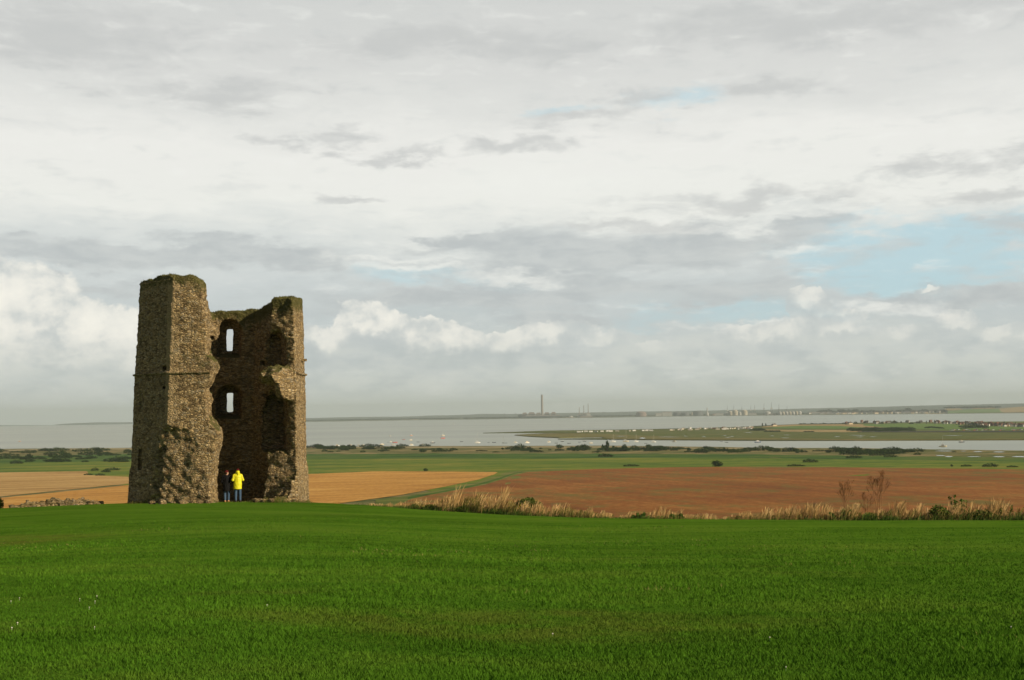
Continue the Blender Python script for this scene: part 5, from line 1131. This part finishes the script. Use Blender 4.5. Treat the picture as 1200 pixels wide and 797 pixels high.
for a in [(23, 517.4, 4.4, 'motor', 'orange', 'orange boat alone on the water far left of the tower'),
          (457, 511.2, 4.6, 'motor', 'white', 'white motor boat farthest left of the moorings, nearest the tower'), (458, 518, 3.4, 'motor', 'white', 'small white boat below the farthest left motor boat'), (455, 518.4, 2.5, 'open', 'dark', 'dark dinghy touching the small white boat on its left'),
          (463, 518.8, 6.5, 'open', 'red', 'large red boat near the bushes right of the tower'), (461, 521.4, 4.4, 'open', 'cream', 'cream boat half hidden behind the shore bushes below the red one'), (482, 510.6, 5.2, 'motor', 'orange', 'orange boat right of the first white motor boat'),
          (473, 515.4, 4.4, 'open', 'red', 'small red dinghy between the large red boat and the orange one'), (481.5, 516, 5, 'motor', 'cream', 'cream motor boat below the orange boat'), (490, 518.2, 4, 'open', 'dark', 'dark dinghy right of the cream motor boat'),
          (395, 522.8, 6, 'motor', 'white', 'white boat pulled up behind the bushes closest to the tower'), (411, 522.4, 5, 'motor', 'white', 'second white boat behind the shore bushes'), (420, 522.6, 5, 'motor', 'white', 'third white boat behind the shore bushes'), (426, 522.2, 5, 'motor', 'cream', 'cream boat beside the third white boat behind the bushes'), (447.5, 521.2, 6, 'motor', 'cream', 'cream cabin boat against the dark mound of bushes'), (482, 522, 6, 'motor', 'white', 'white cabin boat just over the tall shoreline bush'), (495, 521.6, 5, 'motor', 'white', 'white boat against the narrow upright bush'),
          (531.5, 498, 6.5, 'yacht', 'white', 'white sailing yacht farthest out in the estuary', None, 4), (519.5, 510.8, 6.5, 'yacht', 'cream', 'cream yacht moored behind the long red boat', None, 6), (519, 513.8, 7.5, 'open', 'red', 'long red boat below the cream yacht'),
          (507, 519.4, 6.5, 'motor', 'dark', 'dark motor boat close to the shore left of the moorings'), (541, 517.8, 4, 'open', 'dark', 'dark dinghy between the dark motor boat and the tall yacht'), (559.5, 519.2, 7.6, 'yacht', 'white', 'largest white yacht with a tall mast on the left moorings', .2, 12.5),
          (572.5, 518.8, 2.6, 'open', 'dark', 'tiny dark dinghy right of the largest yacht'), (579, 518.8, 5, 'open', 'dark', 'long dark dinghy between the largest yacht and the dark masted boat'), (589.8, 519.4, 3.4, 'yacht', 'dark', 'dark hulled yacht with a thin mast in the middle', None, 9), (593, 519.4, 3, 'open', 'dark', 'dark dinghy lying beside the dark hulled yacht'),
          (604, 518.9, 5, 'motor', 'white', 'white motor boat left of the larger white one below the spit tip'), (617.6, 519.2, 7, 'motor', 'white', 'larger white motor boat below the tip of the yellow spit'), (643, 518.4, 5.4, 'motor', 'white', 'pale motor boat right of the larger white one'), (652, 519.6, 4, 'open', 'dark', 'low dark dinghy beside the pale motor boat'), (659, 517.6, 4.6, 'motor', 'dark', 'dark cabin boat in the creek left of the tallest tree'),
          (667, 519.8, 4.6, 'open', 'dark', 'flat dark dinghy below the dark cabin boat'), (679, 518.4, 3.4, 'open', 'blue', 'blue dinghy between the two dark cabin boats'), (685, 517.4, 4.6, 'motor', 'dark', 'second dark cabin boat, right of the blue dinghy'), (692.5, 519.6, 5, 'motor', 'cream', 'cream motor boat just left of the tallest tree'),
          (718.5, 518.0, 6.8, 'yacht', 'white', 'white yacht with a mast just right of the tallest tree', .1, 9), (733.5, 517.6, 7.6, 'yacht', 'cream', 'cream yacht with the highest mast of the right moorings', -.1, 14), (745.5, 517.8, 6, 'yacht', 'white', 'white yacht right of the one with the highest mast', .2, 9), (766, 518.2, 5.8, 'yacht', 'white', 'white yacht at the right end of the yacht moorings', 0, 9), (757, 519.8, 3.6, 'open', 'dark', 'dark dinghy between the last two yachts'),
          (790, 517.9, 5.6, 'motor', 'white', 'white cabin boat alone in the creek right of the yachts'), (845.5, 517.8, 3.2, 'open', 'dark', 'dark dinghy in the creek below the caravans, left one'), (851.5, 518.6, 3.8, 'open', 'dark', 'dark dinghy in the creek below the caravans, right one'), (888, 518.6, 7.6, 'motor', 'blue', 'dark blue motor boat in the creek below the pair of round trees'),
          (1105, 523.6, 7.4, 'motor', 'cream', 'cream cabin boat in the right part of the creek'), (1127, 518.4, 6.2, 'motor', 'dark', 'dark motor boat right of the cream cabin boat')]:
    boat(*a)
_q = unproj(1104, 523.4, 700, 30000, lambda x, y: sea(x, y, 0)); _o = [o for o in C.objects if o.get('label') == 'cream cabin boat in the right part of the creek'][0]
MB().tube([(0, 0, 1.), (0, 0, 11.5 / F * math.hypot(_q[0], _q[1]))], [.13, .08]).build('mast', M_mast, _o)

# ------------------------------------------------------------------ power station, refinery and town on the far shore
M_conc = mat('pale concrete', (.24, .21, .19)); M_brickf = mat('pinkish brick', (.22, .17, .15)); M_dkst = mat('dark steel cladding', (.10, .11, .12)); M_wht = mat('white painted steel', (.42, .42, .40), .5); M_crm = mat('cream painted tank', (.40, .36, .28), .5)
def kent(px, back=200.):
    sy_ = float(np.interp(px, fx, fy)); r = float(np.interp(px, fx, frs)) + back; d = pdir(px, sy_); h = math.hypot(d[0], d[1]); x, y = d[0] / h * r, d[1] / h * r
    return np.array([x, y, curv(r) + 4.]), r, -math.atan2(x, y)
def top_z(px, py, r): return at_dist(px, py, r)[2]
# power station
q, r, a_ = kent(635.5, 700); H = top_z(635.5, 462.5, r) - q[2]
ch = empty('power_station_chimney', q, a_); tag(ch, 'very tall slender concrete chimney of the power station across the estuary', 'chimney')
MB().lathe([(14.5, -2), (13.2, H * .3), (12.2, H * .62), (11.6, H * .93), (12.8, H * .935), (12.8, H * .96), (11.2, H * .965), (11.2, H * .985)], 20).build('shaft', M_conc, ch)
MB().lathe([(4.2, H * .985), (4.2, H), (3.4, H)], 10, (-4.5, 0)).lathe([(4.2, H * .985), (4.2, H), (3.4, H)], 10, (4.5, 0)).build('flue', M_dkst, ch)
MB().tube([(0, 0, H), (0, 0, H + 16)], .8).build('lightning_rod', M_dkst, ch)
for x0, x1, yt, m, lb in [(607, 613, 485.6, M_dkst, 'small dark building at the left end of the power station'), (612, 618, 483.6, M_brickf, 'first pinkish boiler house left of the tall chimney'), (619, 627, 483.2, M_brickf, 'second pinkish boiler house left of the tall chimney'), (628, 634, 483.6, M_conc, 'grey block right up against the left of the tall chimney'), (638, 644, 483.2, M_brickf, 'pinkish block just right of the tall chimney'), (646, 651.5, 482.8, M_brickf, 'rightmost pinkish block of the power station')]:
    q, r, a_ = kent((x0 + x1) / 2, 500); w_ = (x1 - x0) / F * r; H = top_z((x0 + x1) / 2, yt, r) - q[2]; b = empty('power_station_block', q, a_); tag(b, lb, 'industrial building')
    MB().box(-w_ / 2, w_ / 2, -20, 20, -2, H * .82).box(-w_ * .36, w_ * .38, -14, 14, H * .82 + .01, H).build('wall', m, b); MB().box(-w_ * .4, w_ * .4, -20.2, -19, H * .5, H * .66).build('window', M_glass, b)
q, r, a_ = kent(636, 250); b = empty('power_station_hall', q, a_); w_ = 40 / F * r; H = top_z(636, 487.2, r) - q[2]; tag(b, 'long low turbine hall in front of the power station blocks', 'industrial building'); MB().box(-w_ / 2, w_ / 2, -20, 20, -2, H).build('wall', M_dkst, b); MB().gable(-w_ / 2, w_ / 2, -20, 20, H + .01, H + 6, 1.).build('roof', M_conc, b)
for i, (px, yt) in enumerate([(679, 477.5), (684.3, 475), (689.5, 473)]):
    q, r, a_ = kent(px, 400); H = top_z(px, yt, r) - q[2]; b = empty('flue_stack', q, a_); tag(b, ['shortest and leftmost', 'middle', 'tallest and rightmost'][i] + ' of the three thin stacks right of the power station', 'stack')
    MB().lathe([(5, 0), (4.2, H * .3), (3.2, H * .98), (3.8, H)], 10).build('shaft', M_conc, b); MB().box(-22, 22, -15, 15, -2, H * .26).build('boiler_house', M_wht, b); MB().gable(-22, 22, -15, 15, H * .26 + .01, H * .32, .5).build('roof', M_conc, b)
def tank(px, wpx, yt, m, lb, back=300):
    q, r, a_ = kent(px, back); w_ = wpx / F * r / 2; H = top_z(px, yt, r) - q[2]; b = empty('storage_tank', q, a_); tag(b, lb, 'tank')
    MB().lathe([(w_, -2), (w_, H * .66), (w_ * 1.02, H * .67), (w_ * 1.02, H * .70), (w_ * .96, H * .71)], 28).build('wall', m, b)
    MB().lathe([(w_ * .96, H * .712), (w_ * .8, H * .86), (w_ * .5, H * .96), (w_ * .12, H)], 28).build('roof', m, b); MB().tube([(-w_ * 1.03, 0, 0), (-w_ * .75, -w_ * .75, H * .35), (0, -w_ * 1.04, H * .68)], .7, 4).build('stair', M_dkst, b)
tank(751.5, 12, 482, M_brickf, 'pinkish domed storage building alone on the far shore', 300)
for px, w_, yt, m, lb in [(669, 5, 487.4, M_wht, 'small white domed tank left of the three thin stacks'), (794, 10, 482.2, M_dkst, 'large dark storage tank, leftmost of the dark group'), (803, 9, 483, M_dkst, 'dark storage tank in the middle of the dark group'), (818, 12, 481.4, M_dkst, 'big dark storage tank right of a pale gap'), (811, 3, 483.2, M_crm, 'narrow cream tank touching the big dark one'), (836, 5, 485, M_brickf, 'small brownish tank right of the white pylon tower'), (852, 6, 483.2, M_wht, 'white tank left of the two cream domed tanks'), (856, 6, 481.6, M_crm, 'cream tank behind the first domed tank'), (861.5, 6.5, 480.2, M_crm, 'left one of the two large cream domed tanks'), (867, 4, 482.8, M_wht, 'small white tank between the two domed tanks'), (872.5, 7, 480.2, M_crm, 'right one of the two large cream domed tanks'), (899.5, 7, 482.0, M_wht, 'white domed tank below the two tall cranes')]: tank(px, w_, yt, m, lb)
for i in range(7): tank(914 + i * 3.9, 3.7, 482.3 - .1 * i, [M_wht, M_crm][i % 2], ['white', 'cream'][i % 2] + ' tank, number %s from the left in the long row of oil tanks' % ['one', 'two', 'three', 'four', 'five', 'six', 'seven'][i])
def shed(px, wpx, yt, m, lb, back=250, cat='industrial building'):
    q, r, a_ = kent(px, back); w_ = wpx / F * r; H = top_z(px, yt, r) - q[2]; b = empty('warehouse', q, a_); tag(b, lb, cat); MB().box(-w_ / 2, w_ / 2, -15, 15, -2, H * .8).build('wall', m, b); MB().gable(-w_ / 2, w_ / 2, -15, 15, H * .8 + .01, H, .6).build('roof', M_conc, b)
for px, w_, yt, m, lb in [(687, 14, 487.4, M_conc, 'pale low shed at the foot of the three thin stacks'), (668, 10, 489, M_crm, 'sandy jetty shed on the shore right of the power station'), (772, 7, 484, M_wht, 'white warehouse left of the larger white one'), (782, 11, 482.6, M_wht, 'larger white warehouse beside the dark tanks'), (843, 9, 484.2, M_wht, 'long white shed left of the cream tanks'), (882, 9, 484, M_wht, 'white shed right of the two domed tanks'), (905, 8, 485, M_conc, 'grey shed left of the long row of oil tanks'), (963, 22, 482.8, M_wht, 'long pale shed right of the row of oil tanks'), (482, 16, 491.0, M_crm, 'pale low building alone on the left part of the far shore')]: shed(px, w_, yt, m, lb)
q, r, a_ = kent(829, 300); H = top_z(829, 477.6, r) - q[2]; b = empty('silo_tower', q, a_); tag(b, 'white tapering tower between the dark tanks and the cream tanks', 'tower'); MB().lathe([(16, -2), (15, H * .25), (7, H * .4), (5, H * .9), (2.5, H)], 14).build('shaft', M_wht, b)
def crane(px, yt, lb):
    q, r, a_ = kent(px, 500); H = top_z(px, yt, r) - q[2]; b = empty('dock_crane', q, a_ + gb.uniform(-.4, .4)); tag(b, lb, 'crane'); f = MB()
    for x in (-9, 9):
        for y in (-9, 9): f.tube([(x, y, -2), (x * .75, y * .75, H * .45)], 1.1, 4)
    f.tube([(-9, -9, H * .2), (9, -9, H * .2)], .7, 4).tube([(-7, -7, H * .45), (7, -7, H * .45)], .9, 4).tube([(-7, 7, H * .45), (7, 7, H * .45)], .9, 4).tube([(-9, -9, 0), (7, -7, H * .42)], .6, 4).build('frame', M_dkst, b)
    MB().box(-8, 8, -5, 5, H * .46, H * .55, .5).build('cabin', M_wht, b); MB().tube([(0, 0, H * .52), (3, 0, H)], [1.6, .7], 4).tube([(3, 0, H), (-6, 0, H * .56)], .5, 4).build('boom', M_dkst, b)
for px, yt, lb in [(852.5, 475.2, 'dock crane above the left end of the cream tanks'), (860, 474.6, 'dock crane directly above the left domed tank'), (869.5, 475.2, 'dock crane above the right domed tank'), (880, 474.8, 'left one of two thin cranes right of the domed tanks'), (884.5, 474.2, 'right one of two thin cranes right of the domed tanks'), (895.5, 472, 'left one of the two tallest cranes'), (904.3, 470.8, 'right one of the two tallest cranes'), (913, 473.4, 'crane at the left end of the long row of oil tanks'), (922.5, 476, 'short crane behind the row of oil tanks')]: crane(px, yt, lb)
def pylon(px, yt, lb):
    q, r, a_ = kent(px, 900); H = top_z(px, yt, r) - q[2]; b = empty('electricity_pylon', q, a_); tag(b, lb, 'pylon', 'pylons on the far shore'); f = MB()
    for x in (-7, 7):
        for y in (-7, 7): f.tube([(x, y, -2), (x * .12, y * .12, H)], 1., 4)
    f.build('frame', M_dkst, b); f = MB()
    for k in (.68, .80, .92): f.tube([(-12 * (1.3 - k), 0, H * k), (12 * (1.3 - k), 0, H * k)], .7, 4)
    f.build('crossarm', M_dkst, b)
for px in (591, 604, 706.5, 708.5, 738): pylon(px, float(np.interp(px, fx, fy)) - 7.2, 'thin electricity pylon on the low far shore')
# town and woods on the far shore
KH = []
for k in range(3):
    root = empty('town_house', (0, 0, 0)); W_ = (16, 26, 20)[k]; MB().box(-W_ / 2, W_ / 2, -7, 7, -3, 8).build('wall', [M_wallw[0], M_wallw[1], M_wallw[3]][k], root); MB().gable(-W_ / 2, W_ / 2, -7, 7, 8.01, 13, .5).build('roof', M_roofs[[1, 0, 1][k]], root); KH.append(root)
for i in range(118):
    px = gb.uniform(945, 1106) if i < 80 else gb.uniform(985, 1080); bk = gb.uniform(60, 700); q, r, a_ = kent(px, bk); q = q + (0, 0, bk * .016); k = i % 3
    put_copy([KH[k]], 0, q, gb.uniform(.8, 1.3), a_ + gb.uniform(-.5, .5), ['white', 'cream', 'grey'][k] + ' building in the waterside town on the far shore', 'building', ['white', 'cream', 'grey'][k] + ' buildings of the far town')
M_wood = tone_mat('distant woodland', [(.1, (.008, .016, .010)), (.6, (.02, .032, .016)), (1., (.045, .055, .03))])
def wood(x0, x1, hpx, back, n, seed, y_off=0., thick=250):
    g = np.random.default_rng(seed); lob = []
    for i in range(n):
        px = g.uniform(x0, x1); q, r, a_ = kent(px, back + g.uniform(0, thick)); h = hpx / F * r * g.uniform(.45, 1.05) * (1 + .4 * float(vn(px / 4, 1.1, seed))); lob.append((q[0], q[1], q[2] + h * .45 + y_off / F * r, g.uniform(14, 32), 20, h * .55))
    o = leaf_obj('woodland', lob, n * 46, 6.5, seed, M_wood, None, .3); o['kind'] = 'stuff'
wood(352, 620, 1.5, 90, 330, 51); wood(560, 660, 1.4, 60, 90, 52); wood(650, 960, 1.1, 700, 260, 53); wood(960, 1006, 3.6, 500, 120, 54, 1.); wood(1000, 1108, 2.2, 500, 190, 55, 1.4); wood(1050, 1066, 4.0, 650, 40, 56, 1.); wood(1108, 1172, 1.0, 1700, 60, 57, 5.0)
tag(C.objects['woodland'], None)


# ------------------------------------------------------------------ render settings
cy_ = scene.cycles; cy_.use_denoising = True; cy_.max_bounces = 5; cy_.diffuse_bounces = 3; cy_.glossy_bounces = 2; cy_.volume_bounces = 0
cy_.transparent_max_bounces = 4; cy_.sample_clamp_indirect = 5
